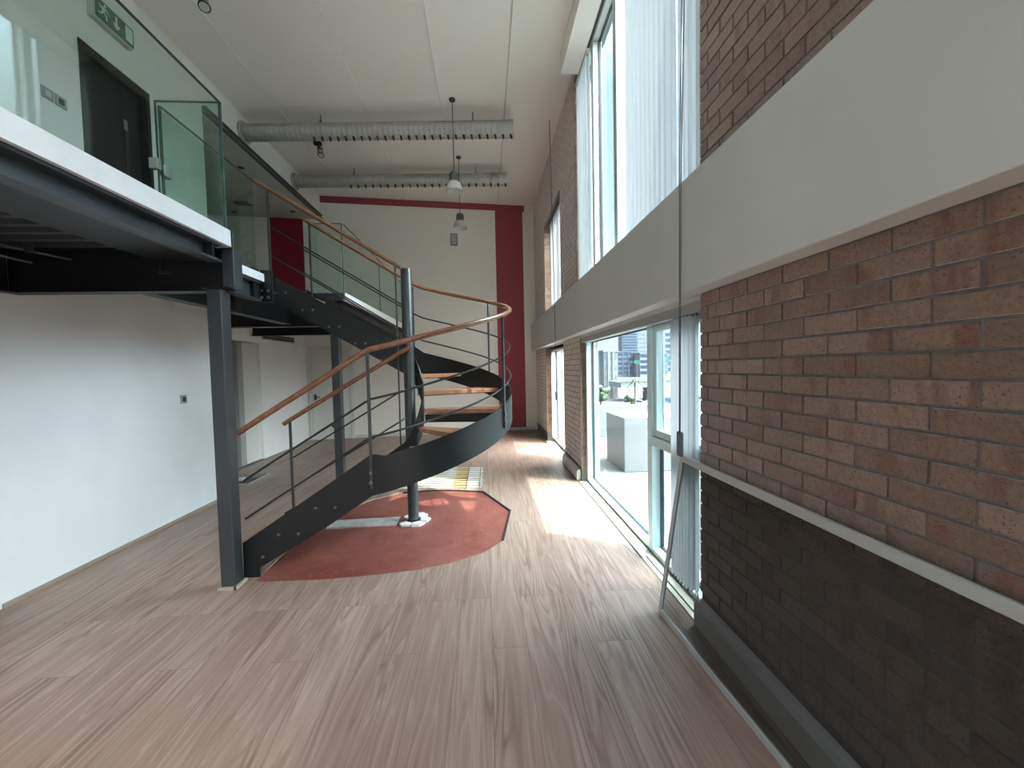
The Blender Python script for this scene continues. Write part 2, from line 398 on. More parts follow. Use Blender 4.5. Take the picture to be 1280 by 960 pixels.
# window frames ------------------------------------------------------------
def wframe(name, w, muls, label, transoms=(), fmat=TEAL, fx=(1.285, 1.39), t_=.06, gm=None):
    y0, y1, z0, z1 = w; gx = fx[1] - .025
    r = thing(name, (fx[0], (y0 + y1) / 2, z0), label, 'window'); r['kind'] = 'structure'
    f = MB()
    f.box(*fx, y0, y0 + t_, z0, z1); f.box(*fx, y1 - t_, y1, z0, z1); f.box(*fx, y0 + t_, y1 - t_, z0, z0 + .05); f.box(*fx, y0 + t_, y1 - t_, z1 - .05, z1)
    build('frame', f, fmat, r, bevel=.003)
    for my, mw in muls: build('mullion', MB().box(*fx, my - mw / 2, my + mw / 2, z0 + .05, z1 - .05), fmat, r, bevel=.003)
    for (a, b, z, h) in transoms: build('transom', MB().box(*fx, a, b, z - h / 2, z + h / 2), fmat, r, bevel=.003)
    ed = [y0 + t_] + [q for my, mw in sorted(muls) for q in (my - mw / 2, my + mw / 2)] + [y1 - t_]
    for a, b in zip(ed[::2], ed[1::2]):
        cuts = [z0 + .05] + [q for (ta, tb, z, h) in sorted(transoms, key=lambda q: q[2]) if ta - .07 <= a and b <= tb + .07 for q in (z - h / 2, z + h / 2)] + [z1 - .05]
        for c0, c1 in zip(cuts[::2], cuts[1::2]):
            p = build('pane', MB().box(gx - .003, gx + .003, a, b, c0, c1), gm or TGLASS, r)
            g = MB()
            for q in ((a, a + .012, c0, c1), (b - .012, b, c0, c1), (a, b, c0, c0 + .012), (a, b, c1 - .012, c1)): g.box(gx - .013, gx + .013, *q)
            build('gasket', g, GASKET, p)
    return r
w1 = wframe('window_1', W1, [(3.08, .08)], 'large ground floor window with teal frame and a sash beside the brick', [(2.25, 3.04, .905, .07)])
sf = MB()
for q in ((2.26, 2.31, .95, 1.80), (2.98, 3.03, .95, 1.80), (2.31, 2.98, .95, 1.0), (2.31, 2.98, 1.75, 1.80)): sf.box(1.30, 1.352, *q)
build('sash', sf, TEAL, w1, bevel=.003)
build('sill', MB().box(1.285, XO + .05, 2.19, 5.09, -.03, .018), FASCIA, w1)
w2 = wframe('window_2', W2, [(7.1, .07)], 'far ground floor window at the end of the brick wall', fmat=PALEF, fx=(1.36, 1.44), gm=GLASS)
build('sill', MB().box(1.36, XO + .05, 6.18, 7.98, -.03, .018), FASCIA, w2)
wframe('window_3', W3, [(3.84, .09), (4.62, .09)], 'tall upper window above the beam, half covered by white blinds', fmat=PALEF)
wframe('window_4', W4, [(7.1, .07)], 'far upper window with closed white blind', fmat=PALEF, fx=(1.36, 1.44), gm=GLASS)
wframe('window_added_5', W5, [(-2.0, .07)], 'unseen ground floor window beside the camera, added for daylight', fmat=PALEF, gm=GLASS)  # added out of sight as a daylight source
wframe('window_added_6', W6, [(-1.9, .07)], 'unseen upper window behind the camera, added for daylight', fmat=PALEF, gm=GLASS)  # likewise unseen and added for its daylight

# ------------------------------------------------------------------ back wall, ceiling, left walls
bwm = MB().prism([(-6.5, yb(-6.5)), (1.46, yb(1.46)), (1.46, 10.2), (-6.5, 10.2)], -.02, 5.7)
struct('wall_back', bwm, BACKW, 'off white end wall with a red band under the ceiling and a red stripe', 'wall')
cm = MB()
for a, b in ((-3.55, -2.9), (-2.894, -1.652), (-1.646, -.558), (-.552, .362), (.376, 1.30)):
    cm.box(a, b, YN, 9.75, CZ, CZ + .08)
cm.box(-6.6, 1.46, YN, 10.2, CZ + .08, CZ + .2)
struct('ceiling', cm, CEIL, 'high off white ceiling of long panels', 'ceiling')
struct('trim_6', MB().box(.362, .376, YN, 9.49, CZ - .012, CZ), SKIRT, 'raised grey seam strip along the ceiling', 'trim')
def slit(n, x):
    struct(n, MB().box(x - .004, x + .014, YN, yb(x) - .02, CZ - .014, CZ + .002), FASCIA, 'fine white joint line along the ceiling at %s' % {0: 'the left wall', 1: 'the duct hangers', 2: 'the pendant lamps'}[int(n[-1]) - 7], 'trim')
slit('trim_7', -2.90); slit('trim_8', -1.653); slit('trim_9', -.559)
DU = (3.86, 4.60, 2.46, 4.47)   # upper door opening
struct('wall_upper_left', wall_grid(MB(), YN, 5.43, 2.40, CZ + .05, (DU,), -3.62, -3.5).box(-3.62, -3.5, 5.43, 9.0, 4.80, CZ + .05), WHITE, 'white wall above the mezzanine with a dark doorway', 'wall')
struct('ceiling_mezzanine', MB().box(-6.5, -3.62, 5.38, 9.2, 4.80, 4.9).box(-3.62, -3.5, 5.43, 9.06, 4.795, 4.80), SOFFIT, 'low white ceiling over the far part of the mezzanine', 'ceiling')
struct('wall_recess', MB().box(-6.5, -3.62, 5.31, 5.43, 2.4, 4.9).box(-6.6, -6.5, YN, 9.2, 0, 5.4), WHITE, 'white walls of the mezzanine recess', 'wall')
struct('trim_10', MB().profile_y([(-3.5, 4.80), (-3.45, 4.80), (-3.45, 4.825), (-3.475, 4.83), (-3.475, 4.865), (-3.45, 4.87), (-3.45, 4.89), (-3.5, 4.89)], 5.43, 9.05), mat('grey_track', (.14, .145, .145), .4, .5), 'dark grey metal track along the edge of the mezzanine ceiling', 'track')
# upper door
d2 = thing('door_1', (-3.56, 4.23, 2.46), 'open dark doorway on the mezzanine below the exit sign', 'door'); d2['kind'] = 'structure'
f = MB()
for q in ((3.86, 3.90, 2.46, 4.47), (4.56, 4.60, 2.46, 4.47), (3.86, 4.60, 4.43, 4.47)): f.box(-3.64, -3.488, *q)
build('frame', f, mat('dark_blue_frame', (.018, .022, .028), .4), d2, bevel=.003)
lf = build('leaf', MB().box(-3.62, -3.58, 3.90, 4.56, 2.46, 4.43), DOORD, d2)
build('push_plate', MB().box(-3.582, -3.574, 4.38, 4.42, 2.5, 4.0), BROWN, lf); build('lock', MB().box(-3.576, -3.570, 4.37, 4.41, 3.98, 4.08), STAINL, lf)
# lower left white wall and brown door
DL = (1.55, 2.74, 0, 2.0)
struct('wall_left', wall_grid(MB(), YN, 4.86, -.02, 2.34, (DL,), -3.32, -3.18).box(-3.95, -3.32, 4.74, 4.86, -.02, 2.34), noisy(mat('left_wall_paint', rough=.75, spec=.2), (.66, .68, .70), (.71, .73, .745), 2.5), 'white wall under the mezzanine with a steel socket', 'wall')
struct('baseboard_left', MB().profile_y([(-3.18, 0), (-3.166, 0), (-3.168, .02), (-3.18, .03)], 2.76, 4.86), mat('brown_edge_strip', (.25, .20, .16), .5), 'thin brown strip at the foot of the white wall', 'skirting')
d1 = thing('door_2', (-3.25, 2.15, 0), 'dark brown door at the near end of the white wall', 'door'); d1['kind'] = 'structure'
build('leaf', MB().box(-3.26, -3.22, 1.6, 2.69, 0, 1.95), BROWN, d1)
f = MB()
for q in ((1.55, 1.6, 0, 2.0), (2.69, 2.74, 0, 2.0), (1.6, 2.69, 1.95, 2.0)): f.box(-3.33, -3.17, *q)
build('frame', f, BROWN, d1, bevel=.003)
# under the mezzanine: far part of the left wall, set back
DO = (6.45, 7.22, 0, 2.02)
struct('wall_set_back', wall_grid(MB(), 4.86, 9.1, -.02, 2.34, (DO,), -4.02, -3.9), WHITE, 'set back white wall under the mezzanine beside the stair', 'wall')
struct('wall_lintel', MB().box(-4.6, -3.9, 4.86, 6.47, 2.05, 2.34), WHITE, 'white bulkhead above the side opening under the mezzanine', 'wall')
d3 = thing('door_3', (-3.96, 6.83, 0), 'grey and white side door in the set back wall', 'door'); d3['kind'] = 'structure'
build('leaf', MB().box(-3.99, -3.95, 6.78, 7.22, 0, 2.0), DOORW, d3); build('side_panel', MB().box(-3.985, -3.94, 6.62, 6.78, 0, 2.0), mat('mid_grey_panel', (.33, .335, .33), .5), d3)
build('frame', MB().box(-4.0, -3.93, 6.45, 6.62, 0, 2.0), GREYP, d3)
d4 = thing('door_4', (-3.45, yb(-3.45) - .02, 0), 'white door in the end wall under the mezzanine', 'door'); d4['kind'] = 'structure'
def byb(mb, x0, x1, z0, z1, t0, t1): # slab lying on the skewed end wall
    return mb.prism([(x0, yb(x0) - t0), (x1, yb(x1) - t0), (x1, yb(x1) - t1), (x0, yb(x0) - t1)], z0, z1)
lf = build('leaf', byb(MB(), -3.80, -3.02, .01, 2.0, .001, .022), DOORW, d4)
f = MB(); byb(f, -3.87, -3.81, 0, 2.06, .001, .035); byb(f, -3.01, -2.95, 0, 2.06, .001, .035); byb(f, -3.81, -3.01, 2.01, 2.06, .001, .035)
build('frame', f, DOORW, d4, bevel=.004)
h = MB(); byb(h, -3.765, -3.715, .88, 1.0, .022, .030); h.tube([(-3.74, yb(-3.74) - .03, .94), (-3.74, yb(-3.74) - .075, .94), (-3.63, yb(-3.63) - .075, .94)], .011)
build('handle', h, mat('dark_handle', (.05, .06, .05), .35, .6), lf)
k = MB(); byb(k, -3.42, -3.34, .27, .33, .022, .045); build('door_stop', k, DARK, lf)
struct('baseboard_back', byb(byb(MB(), -3.0, -2.95 + 4.1, 0, .07, .001, .014), -3.89, -3.88, 0, .07, .001, .014), mat('pale_skirting', (.60, .59, .54), .5), 'low pale skirting along the end wall', 'skirting')
# wall behind the camera, with unseen glazing added to daylight the room
GX0, GX1 = -1.5, 1.05
struct('wall_near', MB().box(-6.6, GX0, YN - .2, YN, -.02, 5.7).box(GX1, 1.46, YN - .2, YN, -.02, 5.7).box(GX0, GX1, YN - .2, YN, -.02, .1).box(GX0, GX1, YN - .2, YN, 1.95, 2.6).box(GX0, GX1, YN - .2, YN, 5.2, 5.7), WHITE, 'white wall behind the camera', 'wall')
for nm, z0, z1, lb in (('window_added_7', .1, 1.95, 'unseen lower glazing behind the camera, added for daylight'), ('window_added_8', 2.6, 5.2, 'unseen upper glazing behind the camera, added for daylight')):
    w7 = thing(nm, (-1, YN - .1, z0), lb, 'window'); w7['kind'] = 'structure'; f = MB()
    for i_ in range(4): x = GX0 + (GX1 - GX0 - .06) * i_ / 3; f.box(x, x + .06, YN - .14, YN - .06, z0, z1)
    f.box(GX0, GX1, YN - .14, YN - .06, z0, z0 + .05).box(GX0, GX1, YN - .14, YN - .06, z1 - .05, z1)
    build('frame', f, PALEF, w7)
    for i_ in range(3): x = GX0 + .06 + (GX1 - GX0 - .06) * i_ / 3; build('pane', MB().box(x, x + (GX1 - GX0 - .06) / 3 - .06, YN - .103, YN - .097, z0 + .05, z1 - .05), GLASS, w7)

# ------------------------------------------------------------------ mezzanine
mz = MB().box(-6.5, -1.70, YN, 2.87, 2.37, 2.455).box(-6.5, -2.14, 2.87, 5.05, 2.37, 2.455).prism([(-6.5, 5.05), (-1.70, 5.05), (-1.70, yb(-1.7)), (-6.5, yb(-6.5))], 2.37, 2.455)
struct('floor_mezzanine', mz, DECKM, 'mezzanine floor slab on black steel beams', 'floor')
rbm = MB()
y = YN + .1
while y < 2.7:
    rbm.profile_x([(y, 2.37), (y + .03, 2.31), (y + .07, 2.31), (y + .10, 2.37)], -3.17, -2.19); y += .125
y = 3.1
while y < 4.8:
    rbm.profile_x([(y, 2.37), (y + .03, 2.31), (y + .07, 2.31), (y + .10, 2.37)], -3.17, -2.4); y += .2
struct('trim_11', rbm, DECKM, 'ribbed dark steel decking on the underside of the mezzanine', 'decking')
struct('trim_12', MB().box(-1.715, -1.69, YN, 2.868, 2.352, 2.46).box(-2.13, -1.69, 2.845, 2.87, 2.352, 2.46), FASCIA, 'bright white fascia board along the near mezzanine edge', 'fascia')
struct('trim_13', MB().box(-2.155, -2.13, 2.871, 4.08, 2.385, 2.46), FASCIA, 'short white fascia board at the stair landing', 'fascia')
struct('trim_14', MB().box(-1.715, -1.69, 5.05, yb(-1.7) - .03, 2.36, 2.46), FASCIA, 'white fascia board along the far mezzanine edge behind the stair', 'fascia')

def ibeam_y(mb, x, y0, y1, z0, z1, w=.10, t=.012):
    return mb.box(x - w / 2, x + w / 2, y0, y1, z0, z0 + t).box(x - w / 2, x + w / 2, y0, y1, z1 - t, z1).box(x - .006, x + .006, y0, y1, z0 + t, z1 - t)
def ibeam_x(mb, y, x0, x1, z0, z1, w=.10, t=.012):
    return mb.box(x0, x1, y - w / 2, y + w / 2, z0, z0 + t).box(x0, x1, y - w / 2, y + w / 2, z1 - t, z1).box(x0, x1, y - .006, y + .006, z0 + t, z1 - t)
def beam(mb, label, loc, mt=BLACK, bolts=()):
    r = thing('steel_beam', loc, label, 'beam', 'steel beams of the mezzanine')
    build('web_and_flanges', mb, mt, r)
    for b in bolts: build('bolt', MB().lathe(b, [(.011, -.012), (.011, .012)], 8, 'y'), BOLT, r)
    return r
b1 = beam(MB().box(-1.80, -1.715, YN, 2.78, 2.335, 2.352).box(-1.80, -1.715, YN, 2.78, 2.232, 2.248).box(-1.79, -1.776, YN, 2.78, 2.248, 2.335), 'charcoal steel channel beneath the near white fascia', (-1.76, 0, 2.23), STEEL)
build('stiffener', MB().box(-1.776, -1.72, 2.70, 2.712, 2.248, 2.335), BLACK, b1)
beam(MB().box(-2.19, -1.80, YN, 2.86, 2.262, 2.365), 'wide flat black beam behind the near channel, running to the column', (-1.95, 0, 2.26))
beam(ibeam_x(MB(), 2.92, -3.17, -1.87, 2.065, 2.36, .10), 'black cross beam from white wall to front column', (-2.5, 2.92, 2.065))
beam(ibeam_y(MB(), -2.36, 2.98, 4.98, 2.07, 2.36, .10), 'black beam behind the front column at the stair landing', (-2.36, 4, 2.07))
beam(ibeam_y(MB(), -3.12, YN, 2.86, 2.06, 2.36, .10), 'black beam along the top of the white wall', (-3.12, 0, 2.06))
beam(ibeam_x(MB(), 5.05, -3.88, -1.87, 2.05, 2.36, .12), 'black cross beam meeting the rear column', (-2.8, 5.05, 2.05), bolts=[(-2.47, 4.985, 2.28), (-2.43, 4.985, 2.28), (-2.47, 4.985, 2.14), (-2.43, 4.985, 2.14)])
beam(ibeam_y(MB(), -1.80, 5.12, 9.1, 2.10, 2.36, .10), 'black edge beam below the far white fascia', (-1.8, 7, 2.1))
beam(MB().box(-2.215, -2.13, 2.9, 4.02, 2.352, 2.37).box(-2.215, -2.13, 2.9, 4.02, 2.19, 2.206).box(-2.20, -2.186, 2.9, 4.02, 2.206, 2.352), 'short charcoal channel below the landing fascia', (-2.17, 3.5, 2.19), STEEL)
beam(ibeam_x(MB(), 7.0, -3.88, -1.86, 2.12, 2.36, .10), 'black cross beam over the rear of the space below', (-2.8, 7.0, 2.12))

def column(x, y, label, top):
    r = thing('steel_column', (x, y, 0), label, 'column', 'mezzanine columns')
    build('shaft', MB().box(x - .047, x + .047, y - .05, y + .05, .0, top), STEEL, r, bevel=.004)
    s_ = MB()
    s_.box(x - .062, x + .062, y - .066, y - .05, -.0005, .022).box(x + .047, x + .063, y - .066, y + .066, -.0005, .022).box(x - .062, x - .047, y - .05, y + .06, -.0005, .022)
    build('base_plate', s_, mat('bare_wood_trim', (.36, .31, .25), .6), r)
    build('cap_plate', MB().box(x - .075, x + .075, y - .07, y + .07, top, top + .012), BLACK, r)
    return r
c1 = column(-1.82, 2.895, 'charcoal steel column at the foot of the stair', 2.075)
build('upper_section', MB().box(-1.767, -1.69, 2.862, 2.96, 2.087, 2.352), STEEL, c1, bevel=.003)
build('stub', MB().box(-1.872, -1.767, 2.90, 2.96, 2.087, 2.36), BLACK, c1)
c2 = column(-1.82, 5.04, 'charcoal steel column behind the lower stair flight', 2.05)

# pipes below the mezzanine
def pipe(pts, lab):
    r = thing('conduit_pipe', pts[0], lab, 'pipe', 'conduits under the mezzanine'); build('tube', MB().tube(pts, .008, 8), mat('dull_conduit', (.10, .10, .10), .5, .4), r, True)
    for q in (.3, .75):
        p = Vector(pts[0]).lerp(Vector(pts[-1]), q); build('clip', MB().box(p.x - .016, p.x + .016, p.y - .012, p.y + .012, p.z - .016, 2.33 if q < .5 else p.z + .06), BALU, r)
pipe([(-2.84, 2.0, 2.285), (-2.80, 2.60, 2.28), (-2.72, 2.86, 2.275)], 'upper thin grey conduit in the dark below the mezzanine')
pipe([(-2.98, 2.0, 2.258), (-2.93, 2.55, 2.247), (-2.90, 2.80, 2.24)], 'lower thin grey conduit in the dark below the mezzanine')

# glass balustrades
def gpanel(mb, label, loc, edges, clamps=()):
    r = thing('glass_panel', loc, label, 'glass panel', 'glass balustrade panels')
    build('pane', mb, BGLASS, r); build('edge', edges, GEDGE, r)
    for c in clamps: build('clamp', c, STAINL, r, bevel=.003)
    return r
ZT = 3.295
gpanel(MB().box(-1.703, -1.691, YN + .1, 2.80, 2.461, 3.27), 'long green tinted glass balustrade along the near white fascia', (-1.697, 0, 2.46), MB().box(-1.704, -1.690, YN + .1, 2.802, 3.27, 3.277).box(-1.704, -1.690, 2.80, 2.806, 2.461, 3.277))
gpanel(MB().box(-2.125, -1.72, 2.842, 2.852, 2.461, ZT), 'glass balustrade return beside the front column, top edge facing the room', (-1.93, 2.847, 2.46), MB().box(-2.13, -1.715, 2.841, 2.853, ZT, ZT + .007).box(-2.131, -2.125, 2.841, 2.853, 2.461, ZT + .007).box(-1.72, -1.714, 2.841, 2.853, 2.461, ZT + .007),
       [MB().box(-2.175, -2.12, 2.83, 2.864, 2.86, 2.93)])
gpanel(MB().box(-2.141, -2.131, 2.90, 3.955, 2.461, ZT), 'glass balustrade at the landing ending at the upper handrail', (-2.136, 3.4, 2.46), MB().box(-2.142, -2.130, 2.90, 3.957, ZT, ZT + .006).box(-2.142, -2.130, 2.885, 2.90, 2.461, ZT), [MB().box(-2.155, -2.118, 2.885, 2.955, 2.84, 2.91)])
gpanel(MB().box(-2.11, -1.72, 5.075, 5.085, 2.461, ZT), 'short glass balustrade panel facing the room behind the upper flight', (-1.9, 5.08, 2.46), MB().box(-2.11, -1.715, 5.074, 5.086, ZT, ZT + .006).box(-1.72, -1.712, 5.074, 5.086, 2.461, ZT + .006))
gpanel(MB().box(-1.703, -1.693, 5.10, 6.72, 2.461, ZT), 'first far glass balustrade panel beyond the stair', (-1.7, 5.9, 2.46), MB().box(-1.704, -1.692, 5.10, 6.72, ZT, ZT + .006).box(-1.704, -1.692, 6.72, 6.727, 2.461, ZT + .006))
gpanel(MB().box(-1.703, -1.693, 6.74, 9.2, 2.461, ZT), 'last far glass balustrade panel, reaching the end wall', (-1.7, 8, 2.46), MB().box(-1.704, -1.692, 6.74, 9.2, ZT, ZT + .006))

# ------------------------------------------------------------------ staircase
st = thing('spiral_staircase', (PX, PY, 0), 'black steel half turn staircase with wooden treads and handrails round a post', 'staircase')
R = 1.0; RI = .13
def ztop(th): return .868 + (th + 90) / 187 * .872       # outer stringer top, angle in degrees
def strip(mb, path, th=.014):
    """path: (x, y, ztop, zbot); plate of thickness th, centred on the path."""
    n = len(path); vs = []
    for i, (x, y, a, b) in enumerate(path):
        p = Vector(path[max(i - 1, 0)][:2]); q = Vector(path[min(i + 1, n - 1)][:2]); d = (q - p).normalized(); nx, ny = d.y, -d.x
        h = th / 2
        vs += [(x + nx * h, y + ny * h, a), (x - nx * h, y - ny * h, a), (x - nx * h, y - ny * h, b), (x + nx * h, y + ny * h, b)]
    fs = [(0, 1, 2, 3), ((n - 1) * 4 + 3, (n - 1) * 4 + 2, (n - 1) * 4 + 1, (n - 1) * 4)]
    for i in range(n - 1):
        for k in range(4):
            fs.append((i * 4 + k, (i + 1) * 4 + k, (i + 1) * 4 + (k + 1) % 4, i * 4 + (k + 1) % 4))
    return mb.add(vs, fs)
def arc(r, a0, a1, n):
    return [(PX + r * math.cos(math.radians(a0 + (a1 - a0) * i / n)), PY + r * math.sin(math.radians(a0 + (a1 - a0) * i / n)), a0 + (a1 - a0) * i / n) for i in range(n + 1)]
# outer stringer
po = [(-1.80, PY - R, .262, .004), (-1.69, PY - R, .333, .004), (-1.688, PY - R, .335, .072), (-1.2, PY - R, .656, .352), (-.86, PY - R, .882, .572)]
po += [(x, y, ztop(a), ztop(a) - .272) for x, y, a in arc(R, -90, 90, 48)]
zt90 = ztop(90)
po += [(-1.0, PY + R, zt90 + .17, zt90 - .13), (-2.13, PY + R, 2.49, 2.215)]
so = build('stringer', strip(MB(), po), BLACK, st, True); so['label'] = 'outer curved black stringer'
si = build('stringer', strip(MB(), [(-1.93, PY - RI, .175, .0), (-1.75, PY - RI, .272, .02), (-1.0, PY - RI, .665, .39), (-.80, PY - RI, .80, .52)] + [(x, y, .85 + (a + 90) / 180 * .85, .58 + (a + 90) / 180 * .85) for x, y, a in arc(RI, -88, 88, 24)] +
    [(-.854, PY + RI, 1.762, 1.48), (-2.06, PY + RI, 2.447, 2.19), (-2.15, PY + RI, 2.497, 2.225)]), BLACK, st, True); si['label'] = 'inner black stringer winding round the post'
# flat flange on the outer lower stringer foot and landing connection plate
build('landing_bracket', MB().box(-2.17, -2.06, PY + RI - .045, PY + RI - .009, 2.19, 2.50).box(-2.20, -2.145, 3.93, 4.02, 2.20, 2.49), BLACK, st, bevel=.003)
for bx in (-2.165, -2.10):
    for bz in (2.30, 2.235): build('bolt', MB().lathe((bx, PY + RI - .05, bz), [(.013, -.008), (.016, .0), (.013, .008)], 8, 'y'), BOLT, st)
# bolts on stringers, a pair at each tread
def bolt(p, par, nrm=(0, -1)):
    a = Vector(p); b = a + Vector((nrm[0], nrm[1], 0)) * .012
    build('bolt', MB().tube([a, b], .0105, 8), BOLT, par)
for bx, bz in ((-1.66, .155), (-1.54, .315), (-1.40, .315), (-1.27, .50), (-1.13, .50), (-.87, .67)): bolt((bx, PY - R - .007, bz), so)
for x0, z in ((-.93, 1.62), (-1.18, 1.79), (-1.43, 1.96), (-1.68, 2.13), (-1.93, 2.30)):
    for dx in (-.02, -.12): bolt((x0 + dx, PY + RI - .007, z - .015), si)
# treads
def tread(z, poly, ht=.04):
    t_ = build('tread', MB().prism(poly, z - ht, z), TREADW, st, bevel=.004)
    cx = sum(p[0] for p in poly) / len(poly); cy = sum(p[1] for p in poly) / len(poly)
    sup = [(cx + (x - cx) * .93, cy + (y - cy) * .985) for x, y in poly]
    build('tread_plate', MB().prism(sup, z - ht - .006, z - ht), BLACK, t_)
    return t_
for k, (x0, z) in enumerate(((-1.70, .235), (-1.40, .42), (-1.13, .60))):
    tread(z, [(x0 - .02, PY - R + .009), (x0 + .19, PY - R + .009), (x0 + .19, PY - RI - .009), (x0 - .02, PY - RI - .009)])
for k in range(5):
    z = .77 + .17 * k; a0 = -84 + 37 * k - 1.5; a1 = a0 + 41
    po_ = [(x, y) for x, y, a in arc(R - .01, a0, a0 + 24, 8)] + [(x, y) for x, y, a in arc(RI + .009, a1, a0, 6)]
    tr_ = tread(z, po_)
    if k == 2:
        c0, s0 = math.cos(math.radians(a0 + 3)), math.sin(math.radians(a0 + 3))
        build('riser_plate', MB().bar((PX + c0 * .15, PY + s0 * .15, z - .09), (PX + c0 * .97, PY + s0 * .97, z - .09), .012, .08), BLACK, tr_)
for x0, z in ((-.93, 1.62), (-1.18, 1.79), (-1.43, 1.96), (-1.68, 2.13), (-1.93, 2.30)):
    tread(z + .035, [(x0 + .02, PY + RI + .009), (x0 + .02, PY + R - .009), (x0 - .15, PY + R - .009), (x0 - .15, PY + RI + .009)])
# post
build('post', MB().lathe((PX, PY, 0), [(.0525, -.0095), (.0525, 2.472), (.049, 2.482), (0, 2.486)], 32), POST, st, True)
build('post_collar', MB().lathe((PX, PY, 0), [(.062, .0), (.062, .006), (.054, .012)], 24), BLACK, st)
# handrails
def offs(path, dz): return [(x, y, z + dz) for x, y, z in path]
rail_o = [(-1.80, PY - R, 1.068), (-1.55, PY - R, 1.226), (-1.2, PY - R, 1.44), (-.90, PY - R, 1.628), (-.85, PY - R, 1.655)]
rail_o += [(x, y, 1.672 + (a + 90) / 187 * .858) for x, y, a in arc(R, -86, 90, 44)]
zr = rail_o[-1][2]
rail_o += [(-.85, PY + R, zr + .045), (-1.1, PY + R, 2.69), (-2.15, PY + R, 3.335)]
build('handrail', MB().tube(rail_o, .024, 12, .021), RAILW, st, True)['label'] = 'long outer wooden handrail'
rail_il = [(-1.905, PY - RI, 1.015), (-1.86, PY - RI, 1.045), (-.83, PY - RI, 1.65), (-.70, PY - RI - .01, 1.725)]
build('handrail', MB().tube(rail_il, .022, 12, .020), RAILW, st, True)['label'] = 'lower inner wooden handrail'
rail_iu = [(-.812, PY + RI - .03, 2.515), (-.845, PY + RI, 2.535), (-1.5, PY + RI, 2.94), (-2.23, PY + RI, 3.388)]
build('handrail', MB().tube(rail_iu, .022, 12, .020), RAILW, st, True)['label'] = 'upper inner wooden handrail'
# intermediate bars: two below each handrail
for dz in (-.365, -.645):
    d_ = [p for p in rail_o]
    d_[0] = (-1.775, PY - R, d_[0][2] + .015)
    build('rail_bar', MB().tube(offs(d_, dz), .0085, 8), BAR, st, True)
    a = [(-1.86, PY - RI, 1.045), (-.83, PY - RI, 1.65), (-.79, PY - RI + .06, 1.68)]
    build('rail_bar', MB().tube(offs(a, dz), .0075, 8), BAR, st, True)
    a = [(-.79, PY + RI - .06, 2.50), (-.845, PY + RI, 2.535), (-2.09, PY + RI, 3.30)]
    build('rail_bar', MB().tube(offs(a, dz), .0075, 8), BAR, st, True)
# balusters: flat bars with a stiffer foot bolted over the stringer
def baluster(x, y, z0, z1, nx, ny, foot=True):
    b = MB(); tx, ty = -ny, nx
    c = (x + nx * .014, y + ny * .014, (z0 + z1) / 2)
    b.obox(c, (nx, ny, 0), (tx, ty, 0), (0, 0, 1), .009, .010, (z1 - z0) / 2)
    o = build('baluster', b, BALU, st)
    if foot:
        for dz in (.05, .12): 
            p = Vector((x + nx * .019, y + ny * .019, z0 + dz)); build('bolt', MB().tube([p, p + Vector((nx, ny, 0)) * .014], .012, 8), BOLT, o)
    return o
def zrail(x): return 1.068 + (x + 1.80) / .95 * .587
for x in (-.86,): baluster(x, PY - R, zrail(x) - 1.02, zrail(x) - .02, 0, -1)
for a in (-26, 38, 97):
    q = math.radians(min(a, 90)); x, y = PX + R * math.cos(q), PY + R * math.sin(q)
    if a > 90: x -= .12
    z1 = 1.672 + (a + 90) / 187 * .858
    baluster(x, y, z1 - (1.0 if a < 0 else .90), z1 - .02, math.cos(q), math.sin(q))
for x, zt_ in ((-2.06, 3.28),): baluster(x, PY + R, zt_ - .92, zt_ - .02, 0, -1, False)
baluster(-1.84, PY - RI, .20, 1.035, 0, -1, False)
baluster(-2.085, PY + RI, 2.36, 3.285, 0, -1)
build('baluster', MB().box(-.858, -.844, PY - .03, PY - .018, .76, 2.54), BALU, st)['label'] = 'tall thin bar beside the post joining both inner flights'
build('stringer_shoe', MB().box(-1.955, -1.80, PY - RI - .02, PY - RI + .02, 0.0, .05), BLACK, st)

# concrete strip, broken tiles at the post
tag(build('screed_strip', MB().prism([(-1.56, 3.885), (-1.56, 4.075), (-.905, 4.095), (-.905, 3.90)], -.0104, .004), CONC, loc=(-1.2, 4, -.01)), 'grey screed strip on the red floor leading to the post', 'screed strip')
tb = thing('broken_tile_collar', (PX, PY, -.0105), 'broken pale tiles around the foot of the stair post', 'tile')
for a0, a1, r1 in ((-150, -95, .15), (-93, -30, .16), (-28, 40, .15), (44, 100, .18), (104, 150, .14)):
    q = [(PX + r_ * math.cos(math.radians(a)), PY + r_ * math.sin(math.radians(a))) for r_, a in ((.082, a0), (r1, a0 + 4), (r1 * 1.12, (a0 + a1) / 2), (r1 * .96, a1 - 3), (.082, a1))]
    build('tile_piece', MB().prism(q, -.0104, .008), TILE, tb, bevel=.002)

# slatted mat
mt_ = thing('slatted_mat', (-.8, 5.45, 0), 'white slatted mat with a gold band lying on the floor behind the stair', 'mat')
for i in range(10):
    y = 4.985 + i * .108; sk = -.09
    def seg(x0, x1, m, par, z1=.012):
        return build('slat' if par is mt_ else 'gold_segment', MB().prism([(x0, y + sk * (x0 + .08)), (x1, y + sk * (x1 + .08)), (x1, y + .036 + sk * (x1 + .08)), (x0, y + .036 + sk * (x0 + .08))], .001, z1), m, par)
    s0 = seg(-1.62, -.085 + .012 * (i % 2), SLATW, mt_)
    seg(-.455, -.275, GOLD, s0, .0135)
build('edge_cord', MB().box(-.115, -.108, 4.98, 6.0, .012, .015).box(-.285, -.277, 4.98, 6.02, .012, .0155), GAPM, mt_)

